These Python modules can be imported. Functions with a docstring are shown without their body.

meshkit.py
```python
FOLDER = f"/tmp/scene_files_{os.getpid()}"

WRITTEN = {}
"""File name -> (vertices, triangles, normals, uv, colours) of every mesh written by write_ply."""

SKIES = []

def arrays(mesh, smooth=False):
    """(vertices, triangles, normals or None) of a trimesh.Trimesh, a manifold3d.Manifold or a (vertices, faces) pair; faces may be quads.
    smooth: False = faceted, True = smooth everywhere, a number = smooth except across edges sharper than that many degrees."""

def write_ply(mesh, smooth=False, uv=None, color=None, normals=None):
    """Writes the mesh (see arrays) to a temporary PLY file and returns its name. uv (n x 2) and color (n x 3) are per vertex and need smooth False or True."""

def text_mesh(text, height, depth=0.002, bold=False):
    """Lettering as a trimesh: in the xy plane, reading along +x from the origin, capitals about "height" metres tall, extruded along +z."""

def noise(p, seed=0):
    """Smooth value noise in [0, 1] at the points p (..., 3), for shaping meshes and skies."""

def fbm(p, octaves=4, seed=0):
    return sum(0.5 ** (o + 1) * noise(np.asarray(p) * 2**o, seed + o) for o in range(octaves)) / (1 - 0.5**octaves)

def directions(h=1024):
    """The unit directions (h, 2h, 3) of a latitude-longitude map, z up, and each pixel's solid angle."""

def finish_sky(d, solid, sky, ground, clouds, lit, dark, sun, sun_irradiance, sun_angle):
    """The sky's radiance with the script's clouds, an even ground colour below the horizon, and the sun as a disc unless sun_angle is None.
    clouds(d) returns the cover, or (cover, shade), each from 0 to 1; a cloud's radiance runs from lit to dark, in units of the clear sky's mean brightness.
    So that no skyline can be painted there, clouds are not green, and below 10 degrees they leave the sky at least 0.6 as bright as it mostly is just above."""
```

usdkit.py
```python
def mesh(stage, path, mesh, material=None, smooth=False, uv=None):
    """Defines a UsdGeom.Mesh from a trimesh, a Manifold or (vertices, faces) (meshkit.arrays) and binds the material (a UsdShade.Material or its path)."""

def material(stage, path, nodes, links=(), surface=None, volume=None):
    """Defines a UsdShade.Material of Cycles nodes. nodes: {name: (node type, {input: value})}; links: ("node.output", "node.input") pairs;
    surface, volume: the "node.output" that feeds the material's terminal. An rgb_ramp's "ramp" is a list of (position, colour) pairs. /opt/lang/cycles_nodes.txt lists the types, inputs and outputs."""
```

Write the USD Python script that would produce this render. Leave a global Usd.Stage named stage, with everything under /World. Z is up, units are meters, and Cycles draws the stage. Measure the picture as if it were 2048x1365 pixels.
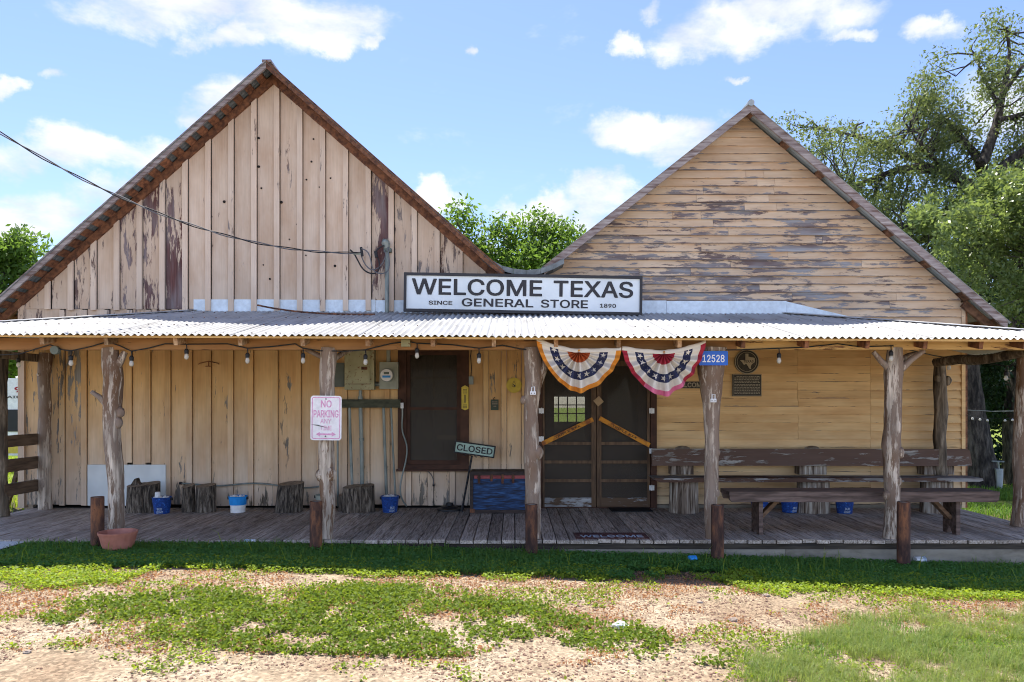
import math, random
import numpy as np, trimesh, usdkit, meshkit
from pxr import Usd, UsdGeom, UsdLux, UsdShade, Gf, Sdf, Vt

stage = Usd.Stage.CreateInMemory()
UsdGeom.SetStageUpAxis(stage, UsdGeom.Tokens.z)
UsdGeom.SetStageMetersPerUnit(stage, 1.0)
UsdGeom.Xform.Define(stage, '/World'); UsdGeom.Scope.Define(stage, '/World/Looks')
random.seed(7); RNG = np.random.default_rng(7)
PI = math.pi

# ------------------------------------------------------------------ camera, sky, sun, exposure
EYE_Y, EYE_Z, FOC = -9.9, 1.45, 1436.0          # metres, metres, focal length in pixels of a 2048 wide picture
cam = UsdGeom.Camera.Define(stage, '/World/Camera')
cam.AddTranslateOp().Set((0, EYE_Y, EYE_Z)); cam.AddRotateXOp().Set(90)
cam.CreateHorizontalApertureAttr(36.0); cam.CreateVerticalApertureAttr(24.0)
cam.CreateFocalLengthAttr(36.0 * FOC / 2048)
cam.CreateHorizontalApertureOffsetAttr(-3 / 2048 * 36.0)
cam.CreateVerticalApertureOffsetAttr(122.5 / 2048 * 36.0)
cam.CreateFStopAttr(0.0)
cam.CreateExposureAttr(1.75)
SUN = np.array([-0.15, 0.39, 1.0]); SUN /= np.linalg.norm(SUN)
sun = UsdLux.DistantLight.Define(stage, '/World/Sun')
sun.CreateIntensityAttr(0.72); sun.CreateNormalizeAttr(True); sun.CreateAngleAttr(0.5); sun.CreateColorAttr((1.0, 0.95, 0.86))
_z = Gf.Vec3d(*SUN); _x = Gf.Cross(Gf.Vec3d(0, 1, 0), _z).GetNormalized(); _y = Gf.Cross(_z, _x)
sun.AddTransformOp().Set(Gf.Matrix4d(*_x, 0, *_y, 0, *_z, 0, 0, 0, 0, 1))

def sky_material():
    n, l = {}, []
    n['tc'] = ('texture_coordinate', {})
    n['sky'] = ('sky_texture', {'sky_type': 'single_scattering', 'sun_disc': False, 'sun_elevation': float(math.asin(SUN[2])), 'sun_rotation': float(math.atan2(SUN[0], SUN[1])), 'altitude': 100.0, 'air_density': 1.0, 'aerosol_density': 0.35, 'ozone_density': 2.2})
    n['sep'] = ('separate_xyz', {}); l.append(('tc.generated', 'sep.vector'))
    n['ya'] = ('math', {'math_type': 'maximum', 'value2': 0.05}); l.append(('sep.y', 'ya.value1'))
    for k, c in (('u', 'x'), ('v', 'z')):
        n[k] = ('math', {'math_type': 'divide'}); l += [('sep.' + c, k + '.value1'), ('ya.value', k + '.value2')]
    # cumulus: (tangent left-right, tangent up, half widths)
    blobs = [(420, 5, 290, 55), (640, 45, 190, 62), (440, 78, 80, 30), (665, 97, 45, 22), (770, 88, 40, 20), (130, 318, 210, 42), (60, 430, 170, 55), (230, 400, 130, 40), (415, 205, 85, 45), (370, 235, 55, 25),
             (1540, 28, 190, 58), (1410, 78, 110, 55), (1690, 88, 60, 16), (1870, 80, 60, 30), (1252, 92, 42, 28), (1330, 280, 125, 48), (1060, 425, 110, 36), (1205, 418, 100, 55), (840, 385, 65, 38), (2010, 240, 110, 110), (1300, 25, 40, 25), (130, 165, 45, 18), (20, 185, 45, 26), (930, 112, 30, 14), (1440, 175, 30, 12), (1000, 560, 500, 60)]
    n['wn'] = ('noise_texture', {'scale': 6.5, 'detail': 7.0, 'roughness': 0.6}); l.append(('tc.generated', 'wn.vector'))
    n['ws'] = ('separate_color', {}); l.append(('wn.color', 'ws.color'))
    for k, ch, am in (('u', 'r', 0.30), ('v', 'g', 0.17)):
        n[k + 'w'] = ('math', {'math_type': 'multiply_add', 'value2': am, 'value3': -am / 2}); n[k + '2'] = ('math', {'math_type': 'add'})
        l += [('ws.' + ch, k + 'w.value1'), (k + 'w.value', k + '2.value1'), (k + '.value', k + '2.value2')]
    prev = None
    for i, (px, py, a, b) in enumerate(blobs):
        uc, vc, a, b = (px - 1027) / FOC, (805 - py) / FOC, a / FOC, b / FOC
        for k, c, r in (('u', uc, a), ('v', vc, b)):
            n[f'd{k}{i}'] = ('math', {'math_type': 'multiply_add', 'value2': 1 / r, 'value3': -c / r}); l.append((k + '2.value', f'd{k}{i}.value1'))
        n[f's{i}'] = ('math', {'math_type': 'multiply'}); l += [(f'du{i}.value', f's{i}.value1'), (f'du{i}.value', f's{i}.value2')]
        n[f't{i}'] = ('math', {'math_type': 'multiply_add'}); l += [(f'dv{i}.value', f't{i}.value1'), (f'dv{i}.value', f't{i}.value2'), (f's{i}.value', f't{i}.value3')]
        if prev is None: prev = f't{i}'
        else:
            n[f'm{i}'] = ('math', {'math_type': 'smoothmin', 'value3': 0.5}); l += [(prev + '.value', f'm{i}.value1'), (f't{i}.value', f'm{i}.value2')]; prev = f'm{i}'
    n['near'] = ('map_range', {'from_min': 0.0, 'from_max': 1.75, 'to_min': 1.0, 'to_max': 0.0, 'clamp': True}); l.append((prev + '.value', 'near.value'))
    # unseen cloud elsewhere, from broad noise, its cover raised to brighten the porch shade
    n['mp'] = ('mapping', {'scale': (1.0, 1.0, 2.2)}); l.append(('tc.generated', 'mp.vector'))
    n['broad'] = ('noise_texture', {'scale': 2.6, 'detail': 3.0, 'roughness': 0.5}); l.append(('mp.vector', 'broad.vector'))
    n['bm'] = ('map_range', {'from_min': 0.47, 'from_max': 0.63, 'to_min': 0.0, 'to_max': 1.0, 'clamp': True}); l.append(('broad.fac', 'bm.value'))
    n['front'] = ('map_range', {'from_min': 0.35, 'from_max': 0.6, 'to_min': 0.0, 'to_max': 1.0, 'clamp': True}); l.append(('sep.y', 'front.value'))
    n['which'] = ('mix_float', {}); l += [('front.result', 'which.fac'), ('bm.result', 'which.a'), ('near.result', 'which.b')]
    n['fine'] = ('noise_texture', {'scale': 7.0, 'detail': 9.0, 'roughness': 0.62, 'distortion': 0.25}); l.append(('mp.vector', 'fine.vector'))
    n['sum'] = ('math', {'math_type': 'multiply_add', 'value2': 2.8, 'value3': -1.4}); l.append(('fine.fac', 'sum.value1'))
    n['den'] = ('math', {'math_type': 'add'}); l += [('which.result', 'den.value1'), ('sum.value', 'den.value2')]
    n['cov'] = ('map_range', {'range_type': 'smoothstep', 'from_min': 0.26, 'from_max': 1.12, 'to_min': 0.0, 'to_max': 0.93, 'clamp': True}); l.append(('den.value', 'cov.value'))
    n['shade'] = ('noise_texture', {'scale': 7.0, 'detail': 7.0, 'roughness': 0.6}); l.append(('mp.vector', 'shade.vector'))
    n['ramp'] = ('rgb_ramp', {'ramp': [(0.36, (3.1, 3.4, 3.9)), (0.60, (4.9, 4.95, 5.0))]}); l.append(('shade.fac', 'ramp.fac'))
    n['tone'] = ('mix_color', {'blend_type': 'multiply', 'fac': 1.0, 'b': (0.92, 0.90, 1.04), 'use_clamp': False}); l.append(('sky.color', 'tone.a'))
    n['mix'] = ('mix_color', {'use_clamp': False}); l += [('cov.result', 'mix.fac'), ('tone.result', 'mix.a'), ('ramp.color', 'mix.b')]
    n['bg'] = ('background_shader', {'strength': 0.07}); l.append(('mix.result', 'bg.color'))
    return usdkit.material(stage, '/World/Looks/sky', n, l, surface='bg.background')
dome = UsdLux.DomeLight.Define(stage, '/World/sky')
UsdShade.MaterialBindingAPI.Apply(dome.GetPrim()).Bind(sky_material())
dome.GetPrim().SetCustomDataByKey('kind', 'structure')

# ------------------------------------------------------------------ helpers
def X_(px, Y): return (px - 1027) * (Y - EYE_Y) / FOC
def Z_(py, Y): return EYE_Z - (py - 805) * (Y - EYE_Y) / FOC
def P_(px, py, Y): return (X_(px, Y), Y, Z_(py, Y))
def ground_z(x, y=None): return -0.13 - 0.0285 * np.clip(x, -2.6, 6.5)
def lin(*c): return tuple(((v / 255 + 0.055) / 1.055) ** 2.4 if v > 10 else v / 255 / 12.92 for v in c)

class MB:
    """Collects shapes that become one mesh."""
    def __init__(s): s.v, s.f, s.n = [], [], 0
    def add(s, v, f):
        v = np.asarray(v, float); f = np.asarray(f, int)
        if f.shape[1] == 4: f = np.vstack([f[:, [0, 1, 2]], f[:, [0, 2, 3]]])
        s.v.append(v); s.f.append(f + s.n); s.n += len(v); return s
    def tm(s, m): return s.add(m.vertices, m.faces)
    def box(s, x0, x1, y0, y1, z0, z1):
        v = [(x, y, z) for z in (z0, z1) for y in (y0, y1) for x in (x0, x1)]
        return s.add(v, [(0, 2, 3, 1), (4, 5, 7, 6), (0, 1, 5, 4), (2, 6, 7, 3), (0, 4, 6, 2), (1, 3, 7, 5)])
    def bar(s, a, b, w, h, up=(0, 0, 1)):
        """A beam from a to b: w across, h along up."""
        a, b = np.array(a, float), np.array(b, float); d = (b - a) / np.linalg.norm(b - a); u = np.array(up, float)
        side = np.cross(d, u); side /= np.linalg.norm(side); u = np.cross(side, d)
        v = [p + side * i * w / 2 + u * j * h / 2 for p in (a, b) for j in (-1, 1) for i in (-1, 1)]
        return s.add(v, [(0, 1, 3, 2), (4, 6, 7, 5), (0, 4, 5, 1), (2, 3, 7, 6), (0, 2, 6, 4), (1, 5, 7, 3)])
    def prism(s, poly, y0, y1):
        """A convex polygon of (x, z), counter-clockwise seen from the front, from y0 (front) to y1."""
        n = len(poly); v = [(x, y0, z) for x, z in poly] + [(x, y1, z) for x, z in poly]
        f = [(0, i, i + 1) for i in range(1, n - 1)] + [(n, n + i + 1, n + i) for i in range(1, n - 1)]
        for i in range(n):
            j = (i + 1) % n; f += [(i, n + i, n + j), (i, n + j, j)]
        return s.add(v, f)
    def tube(s, pts, r, n=8, seed=None, rough=0.0, cap=True):
        pts = np.array(pts, float); m = len(pts); r = np.full(m, r, float) if np.ndim(r) == 0 else np.array(r, float)
        d = np.gradient(pts, axis=0); d /= np.linalg.norm(d, axis=1)[:, None]
        ref = np.array([0, 1.0, 0]) if abs(d[0] @ [0, 1, 0]) < 0.8 else np.array([1.0, 0, 0])
        a = np.cross(d, ref); a /= np.linalg.norm(a, axis=1)[:, None]; b = np.cross(d, a)
        t = np.arange(n) / n * 2 * PI
        rr = r[:, None] * np.ones(n)
        if rough:
            q = np.stack([np.cos(t)[None] * 1.4 + 0 * rr, np.sin(t)[None] * 1.4 + 0 * rr, np.cumsum(np.r_[0, np.linalg.norm(np.diff(pts, axis=0), axis=1)])[:, None] * 3.0 + 0 * rr], -1)
            rr = rr * (1 + rough * (meshkit.fbm(q * 1.7 + 31, 3, seed or 0) - 0.5) * 2)
        v = pts[:, None] + rr[..., None] * (np.cos(t)[None, :, None] * a[:, None] + np.sin(t)[None, :, None] * b[:, None])
        f = [(i * n + j, i * n + (j + 1) % n, (i + 1) * n + (j + 1) % n, (i + 1) * n + j) for i in range(m - 1) for j in range(n)]
        f = [(q[0], q[1], q[2]) for q in f] + [(q[0], q[2], q[3]) for q in f]
        v = v.reshape(-1, 3)
        if cap:
            v = np.vstack([v, pts[0], pts[-1]]); k = m * n
            f += [(k, (j + 1) % n, j) for j in range(n)] + [(k + 1, (m - 1) * n + j, (m - 1) * n + (j + 1) % n) for j in range(n)]
        return s.add(v, f)
    def lathe(s, prof, c=(0, 0, 0), n=24, squash=1.0):
        """prof: (radius, height) from bottom to top, closed where a radius is 0."""
        t = np.arange(n) / n * 2 * PI; m = len(prof)
        v = np.array([[(c[0] + r * math.cos(a), c[1] + squash * r * math.sin(a), c[2] + h) for a in t] for r, h in prof]).reshape(-1, 3)
        f = [(i * n + j, i * n + (j + 1) % n, (i + 1) * n + (j + 1) % n, (i + 1) * n + j) for i in range(m - 1) for j in range(n)]
        return s.add(v, f)
    def disc_y(s, x, y, z, r, depth, n=24):
        """A coin facing the street."""
        return s.prism([(x + r * math.cos(k / n * 2 * PI), z + r * math.sin(k / n * 2 * PI)) for k in range(n)], y - depth, y)
    def mesh(s): return np.vstack(s.v), np.vstack(s.f)

USED, ORIGIN = {}, {}
def numbered(parent, name):
    k = (parent, name); n = USED.get(k, 0); USED[k] = n + 1
    return f'{parent}/{name}' + (f'_{n:03d}' if n else '')
def note(p, label=None, cat=None, group=None, kind=None):
    for k, v in (('label', label), ('category', cat), ('group', group), ('kind', kind)):
        if v: p.SetCustomDataByKey(k, v)
    return p
def thing(name, label, cat, loc=(0, 0, 0), group=None, kind=None, rotz=0.0):
    path = numbered('/World', name); x = UsdGeom.Xform.Define(stage, path); x.AddTranslateOp().Set(tuple(map(float, loc)))
    if rotz: x.AddRotateZOp().Set(float(rotz))
    ORIGIN[path] = np.array(loc, float)
    return note(x.GetPrim(), label, cat, group, kind)
def obj(name, mb, mat, parent=None, label=None, cat=None, group=None, kind=None, smooth=False, local=False):
    """ONE mesh. Points are given in the world (or, with local, from the thing's base)."""
    up = str(parent.GetPath()) if parent else '/World'; path = numbered(up, name)
    v, f = mb.mesh() if isinstance(mb, MB) else (np.array(mb.vertices), np.array(mb.faces))
    base = np.zeros(3)
    root = '/'.join(up.split('/')[:3])
    if parent: base = ORIGIN.get(root, base)
    if not local: v = v - base
    m = usdkit.mesh(stage, path, (v, f), mat, smooth)
    return note(m.GetPrim(), label, cat, group, kind)
def dup(root, loc, label, rotz=0.0, group=None):
    path = numbered('/World', root.GetName()); x = UsdGeom.Xform.Define(stage, path)
    x.GetPrim().GetReferences().AddInternalReference(root.GetPath())
    x.ClearXformOpOrder(); x.AddTranslateOp().Set(tuple(map(float, loc))); x.AddRotateZOp().Set(float(rotz)); x.GetPrim().SetInstanceable(True)
    return note(x.GetPrim(), label, None, group)
def letters(text, x0, x1, z0, z1, y, depth=0.003, bold=True, about=None, deg=0.0):
    """Lettering that faces the street and fills the box."""
    m = meshkit.text_mesh(text, 0.1, 0.01, bold); v = np.array(m.vertices); lo, hi = v.min(0), v.max(0)
    v = (v - lo) / np.maximum(hi - lo, 1e-9)
    w = np.stack([x0 + v[:, 0] * (x1 - x0), y - v[:, 2] * depth, z0 + v[:, 1] * (z1 - z0)], 1)
    if deg:
        c, s_ = math.cos(math.radians(deg)), math.sin(math.radians(deg)); dx, dz = w[:, 0] - about[0], w[:, 2] - about[1]
        w[:, 0], w[:, 2] = about[0] + c * dx - s_ * dz, about[1] + s_ * dx + c * dz
    b = MB(); b.add(w, m.faces); return b
def rot_xz(mb, about, deg):
    c, s_ = math.cos(math.radians(deg)), math.sin(math.radians(deg))
    for v in mb.v:
        dx, dz = v[:, 0] - about[0], v[:, 2] - about[1]
        v[:, 0], v[:, 2] = about[0] + c * dx - s_ * dz, about[1] + s_ * dx + c * dz
    return mb
def rounded(x0, x1, z0, z1, r, n=6):
    p = []
    for cx, cz, a in ((x0 + r, z0 + r, PI), (x1 - r, z0 + r, 1.5 * PI), (x1 - r, z1 - r, 0), (x0 + r, z1 - r, PI / 2)):
        p += [(cx + r * math.cos(a + k / n * PI / 2), cz + r * math.sin(a + k / n * PI / 2)) for k in range(n + 1)]
    return p

# ------------------------------------------------------------------ materials
def surf(name, stops, scale=(8, 8, 8), detail=6.0, rough=0.75, rough_n=0.6, bump=0.25, dist=0.01, metal=0.0, spec=0.3, vary=0.0, distortion=0.0, speck=None, extra=None):
    """Noise stretched by scale, through a ramp of colours, with bump; vary: tone per object; speck: (scale, threshold, colour, strength)."""
    n = {'g': ('geometry', {}), 'oi': ('object_info', {}), 'mp': ('mapping', {'scale': scale}), 'cx': ('combine_xyz', {}), 'av': ('vector_math', {'math_type': 'add'}),
         'rm': ('math', {'math_type': 'multiply', 'value2': 13.0}),
         'no': ('noise_texture', {'scale': 1.0, 'detail': detail, 'roughness': rough_n, 'distortion': distortion}), 'rp': ('rgb_ramp', {'ramp': stops}),
         'big': ('noise_texture', {'scale': 0.9, 'detail': 3.0}), 'bigm': ('map_range', {'from_min': 0.3, 'from_max': 0.7, 'to_min': 0.86, 'to_max': 1.12, 'clamp': True}),
         'bp': ('bump', {'strength': bump, 'distance': dist}), 'p': ('principled_bsdf', {'roughness': rough, 'metallic': metal, 'specular_ior_level': spec}),
         'vm': ('vector_math', {'math_type': 'scale'}), 'vr': ('map_range', {'from_min': 0.0, 'from_max': 1.0, 'to_min': 1 - vary, 'to_max': 1 + vary}), 'vv': ('math', {'math_type': 'multiply'})}
    l = [('oi.random', 'rm.value1'), ('rm.value', 'cx.x'), ('rm.value', 'cx.y'), ('rm.value', 'cx.z'), ('g.position', 'av.vector1'), ('cx.vector', 'av.vector2'),
         ('av.vector', 'mp.vector'), ('mp.vector', 'no.vector'), ('no.fac', 'rp.fac'), ('g.position', 'big.vector'), ('big.fac', 'bigm.value'), ('oi.random', 'vr.value'),
         ('bigm.result', 'vv.value1'), ('vr.result', 'vv.value2'), ('rp.color', 'vm.vector1'), ('vv.value', 'vm.scale'), ('no.fac', 'bp.height'), ('bp.normal', 'p.normal')]
    last = 'vm.vector'
    if speck:
        sc, th, col, st = speck
        n['sn'] = ('noise_texture', {'scale': sc, 'detail': 4.0, 'roughness': 0.6}); n['sm'] = ('map_range', {'from_min': th, 'from_max': th + 0.05, 'to_min': 0.0, 'to_max': st, 'clamp': True})
        n['sx'] = ('mix_color', {'b': col}); l += [('g.position', 'sn.vector'), ('sn.fac', 'sm.value'), ('sm.result', 'sx.fac'), (last, 'sx.a')]; last = 'sx.result'
    l.append((last, 'p.base_color'))
    return usdkit.material(stage, '/World/Looks/' + name, n, l, surface='p.BSDF')

def peel(name, paint, th, grain='z', wood=((0.10, 0.055, 0.045), (0.24, 0.215, 0.2)), soft=0.012, faded=None, zone=None, dirt=0.16, paint_w=0.35, fine=14.0, vary=0.08, edge=None, base=None):
    """Old oil paint that flakes off along the grain. faded: (z low, z high, colour low): colour blended in by height; zone: (centre x, z, half x, half z, gain): wear grows there."""
    st = {'z': (fine, fine, fine * 0.16), 'x': (fine * 0.2, fine, fine * 1.05)}[grain]
    st2 = {'z': (3.2, 3.2, 0.55), 'x': (0.75, 3.0, 3.2)}[grain]
    st3 = {'z': (60, 60, 2.5), 'x': (2.0, 60, 70)}[grain]
    n = {'g': ('geometry', {}), 'oi': ('object_info', {}), 'rm': ('math', {'math_type': 'multiply', 'value2': 23.0}), 'cx': ('combine_xyz', {}), 'av': ('vector_math', {'math_type': 'add'}),
         'm1': ('mapping', {'scale': st}), 'n1': ('noise_texture', {'scale': 1.0, 'detail': 10.0, 'roughness': 0.70, 'distortion': 0.2}),
         'm2': ('mapping', {'scale': st2, 'location': (3.1, 0, 7.7)}), 'n2': ('noise_texture', {'scale': 1.0, 'detail': 3.0}),
         'm3': ('mapping', {'scale': st3}), 'n3': ('noise_texture', {'scale': 1.0, 'detail': 3.0}),
         's1': ('math', {'math_type': 'multiply', 'value2': 0.68}), 's2': ('math', {'math_type': 'multiply_add', 'value2': 0.32}),
         'pk': ('map_range', {'from_min': th - soft, 'from_max': th + soft, 'to_min': 0.0, 'to_max': 1.0, 'clamp': True}),
         'wr': ('rgb_ramp', {'ramp': [(0.36, wood[0]), (0.5, tuple(0.5 * (a + b) for a, b in zip(*wood))), (0.64, wood[1])]}), 'wm': ('mapping', {'scale': tuple(0.6 * x for x in st), 'location': (11, 5, 2)}), 'wn': ('noise_texture', {'scale': 1.0, 'detail': 5.0}),
         'pa': ('color', {'value': paint}), 'dm': ('mapping', {'scale': (2.6, 2.6, 1.1) if grain == 'z' else (1.3, 4, 5), 'location': (1, 2, 3)}), 'dn': ('noise_texture', {'scale': 1.0, 'detail': 5.0, 'roughness': 0.6}),
         'dr': ('map_range', {'from_min': 0.38, 'from_max': 0.66, 'to_min': 0.0, 'to_max': 1.0, 'clamp': True}), 'dc': ('mix_color', {'blend_type': 'multiply', 'b': (1 - dirt, 1 - 1.45 * dirt, 1 - 1.8 * dirt)}), 'vr': ('map_range', {'from_min': 0.0, 'from_max': 1.0, 'to_min': 1 - vary, 'to_max': 1 + vary}), 'dv': ('math', {'math_type': 'multiply'}),
         'pd': ('vector_math', {'math_type': 'scale'}), 'g3': ('map_range', {'from_min': 0.3, 'from_max': 0.75, 'to_min': 1.05, 'to_max': 0.91, 'clamp': True}), 'gr': ('map_range', {'from_min': 0.3, 'from_max': 0.75, 'to_min': 1.25, 'to_max': 0.62, 'clamp': True}), 'wd': ('vector_math', {'math_type': 'scale'}),
         'mx': ('mix_color', {}), 'iv': ('math', {'math_type': 'subtract', 'value1': 1.0}), 'hh': ('math', {'math_type': 'multiply_add', 'value2': 0.25}),
         'bp': ('bump', {'strength': 0.55, 'distance': 0.006}), 'p': ('principled_bsdf', {'roughness': 0.72, 'specular_ior_level': 0.25})}
    l = [('oi.random', 'rm.value1'), ('rm.value', 'cx.x'), ('rm.value', 'cx.y'), ('rm.value', 'cx.z'), ('g.position', 'av.vector1'), ('cx.vector', 'av.vector2')]
    for a, b in (('m1', 'n1'), ('m2', 'n2'), ('m3', 'n3'), ('wm', 'wn'), ('dm', 'dn')): l += [('av.vector', a + '.vector'), (a + '.vector', b + '.vector')]
    l += [('n1.fac', 's1.value1'), ('n2.fac', 's2.value1'), ('s1.value', 's2.value3')]
    amount = 's2.value'
    if zone:
        x0, z0, hx, hz, gain = zone
        n['sp'] = ('separate_xyz', {}); l.append(('g.position', 'sp.vector'))
        for k, c0, h in (('x', x0, hx), ('z', z0, hz)):
            n['z' + k] = ('math', {'math_type': 'multiply_add', 'value2': 1 / h, 'value3': -c0 / h}); n['q' + k] = ('math', {'math_type': 'multiply'})
            l += [('sp.' + k, f'z{k}.value1'), (f'z{k}.value', f'q{k}.value1'), (f'z{k}.value', f'q{k}.value2')]
        n['qs'] = ('math', {'math_type': 'add'}); n['qm'] = ('map_range', {'from_min': 0.2, 'from_max': 1.6, 'to_min': gain, 'to_max': -gain, 'clamp': True}); n['qa'] = ('math', {'math_type': 'add'})
        l += [('qx.value', 'qs.value1'), ('qz.value', 'qs.value2'), ('qs.value', 'qm.value'), (amount, 'qa.value1'), ('qm.result', 'qa.value2')]; amount = 'qa.value'
    if edge:   # shaded gap under every course painted as a dark line: (first height, course, gain)
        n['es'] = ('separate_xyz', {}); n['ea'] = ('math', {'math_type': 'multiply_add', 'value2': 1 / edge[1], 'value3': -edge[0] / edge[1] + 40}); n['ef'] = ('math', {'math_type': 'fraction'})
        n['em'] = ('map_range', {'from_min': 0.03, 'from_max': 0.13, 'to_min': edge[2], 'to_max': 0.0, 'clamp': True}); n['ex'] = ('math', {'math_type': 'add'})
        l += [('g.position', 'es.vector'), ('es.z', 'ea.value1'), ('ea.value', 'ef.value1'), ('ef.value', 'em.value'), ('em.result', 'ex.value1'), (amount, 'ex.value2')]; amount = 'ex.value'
    if base:   # splash wear at the foot of the wall: (height, gain)
        n['bs'] = ('separate_xyz', {}); n['bm'] = ('map_range', {'from_min': 0.0, 'from_max': base[0], 'to_min': base[1], 'to_max': 0.0, 'clamp': True}); n['bx'] = ('math', {'math_type': 'add'})
        l += [('g.position', 'bs.vector'), ('bs.z', 'bm.value'), ('bm.result', 'bx.value1'), (amount, 'bx.value2')]; amount = 'bx.value'
    l += [(amount, 'pk.value'), ('wn.fac', 'wr.fac'), ('dn.fac', 'dr.value'), ('oi.random', 'vr.value'), ('g3.result', 'dv.value1'), ('vr.result', 'dv.value2'), ('n3.fac', 'g3.value')]
    col = 'pa.color'
    if faded:  # blends the low colour in towards the bottom
        n['fs'] = ('separate_xyz', {}); n['fm'] = ('map_range', {'from_min': faded[0], 'from_max': faded[1], 'to_min': 1.0, 'to_max': 0.0, 'clamp': True}); n['fx'] = ('mix_color', {'b': faded[2]})
        n['fa'] = ('math', {'math_type': 'multiply_add', 'value2': 0.7}); n['fo'] = ('math', {'math_type': 'add', 'value2': -0.35})
        l += [('n2.fac', 'fo.value1'), ('g.position', 'fs.vector'), ('fo.value', 'fa.value1'), ('fs.z', 'fa.value3'), ('fa.value', 'fm.value'), ('fm.result', 'fx.fac'), (col, 'fx.a')]; col = 'fx.result'
    l += [(col, 'dc.a'), ('dr.result', 'dc.fac'), ('dc.result', 'pd.vector1'), ('dv.value', 'pd.scale'), ('n3.fac', 'gr.value'), ('wr.color', 'wd.vector1'), ('gr.result', 'wd.scale'), ('pk.result', 'mx.fac'), ('pd.vector', 'mx.a'), ('wd.vector', 'mx.b'),
          ('mx.result', 'p.base_color'), ('pk.result', 'iv.value2'), ('n3.fac', 'hh.value1'), ('iv.value', 'hh.value3'), ('hh.value', 'bp.height'), ('bp.normal', 'p.normal')]
    return usdkit.material(stage, '/World/Looks/' + name, n, l, surface='p.BSDF')

def leafy(name, stops, trans=0.45, rough=0.5, spec=0.35):
    t = [(p, tuple(min(1, 1.5 * v) for v in c)) for p, c in stops]
    n = {'g': ('geometry', {}), 'rp': ('rgb_ramp', {'ramp': stops}), 'rt': ('rgb_ramp', {'ramp': [(p, (c[0] * 1.1, c[1], c[2] * 0.6)) for p, c in t]}), 'p': ('principled_bsdf', {'roughness': rough, 'specular_ior_level': spec}), 't': ('translucent_bsdf', {}), 'm': ('mix_closure', {'fac': trans})}
    return usdkit.material(stage, '/World/Looks/' + name, n, [('g.random_per_island', 'rp.fac'), ('g.random_per_island', 'rt.fac'), ('rp.color', 'p.base_color'), ('rt.color', 't.color'), ('p.BSDF', 'm.closure1'), ('t.BSDF', 'm.closure2')], surface='m.closure')

def screen_mat(name, opacity, col=(0.03, 0.028, 0.025)):
    n = {'t': ('transparent_bsdf', {}), 'd': ('diffuse_bsdf', {'color': col}), 'm': ('mix_closure', {'fac': opacity})}
    return usdkit.material(stage, '/World/Looks/' + name, n, [('t.BSDF', 'm.closure1'), ('d.BSDF', 'm.closure2')], surface='m.closure')
def glass_mat(name):
    n = {'t': ('transparent_bsdf', {'color': (0.85, 0.88, 0.86)}), 'd': ('glossy_bsdf', {'roughness': 0.02}), 'f': ('fresnel', {'IOR': 1.5}), 'm': ('mix_closure', {})}
    return usdkit.material(stage, '/World/Looks/' + name, n, [('f.fac', 'm.fac'), ('t.BSDF', 'm.closure1'), ('d.BSDF', 'm.closure2')], surface='m.closure')

def plain(name, c, rough=0.6, metal=0.0, spec=0.3, vary=0.0):
    return surf(name, [(0.3, tuple(0.85 * x for x in c)), (0.7, tuple(min(1, 1.1 * x) for x in c))], (14, 14, 14), 4, rough, 0.6, 0.08, 0.004, metal, spec, vary)

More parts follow.
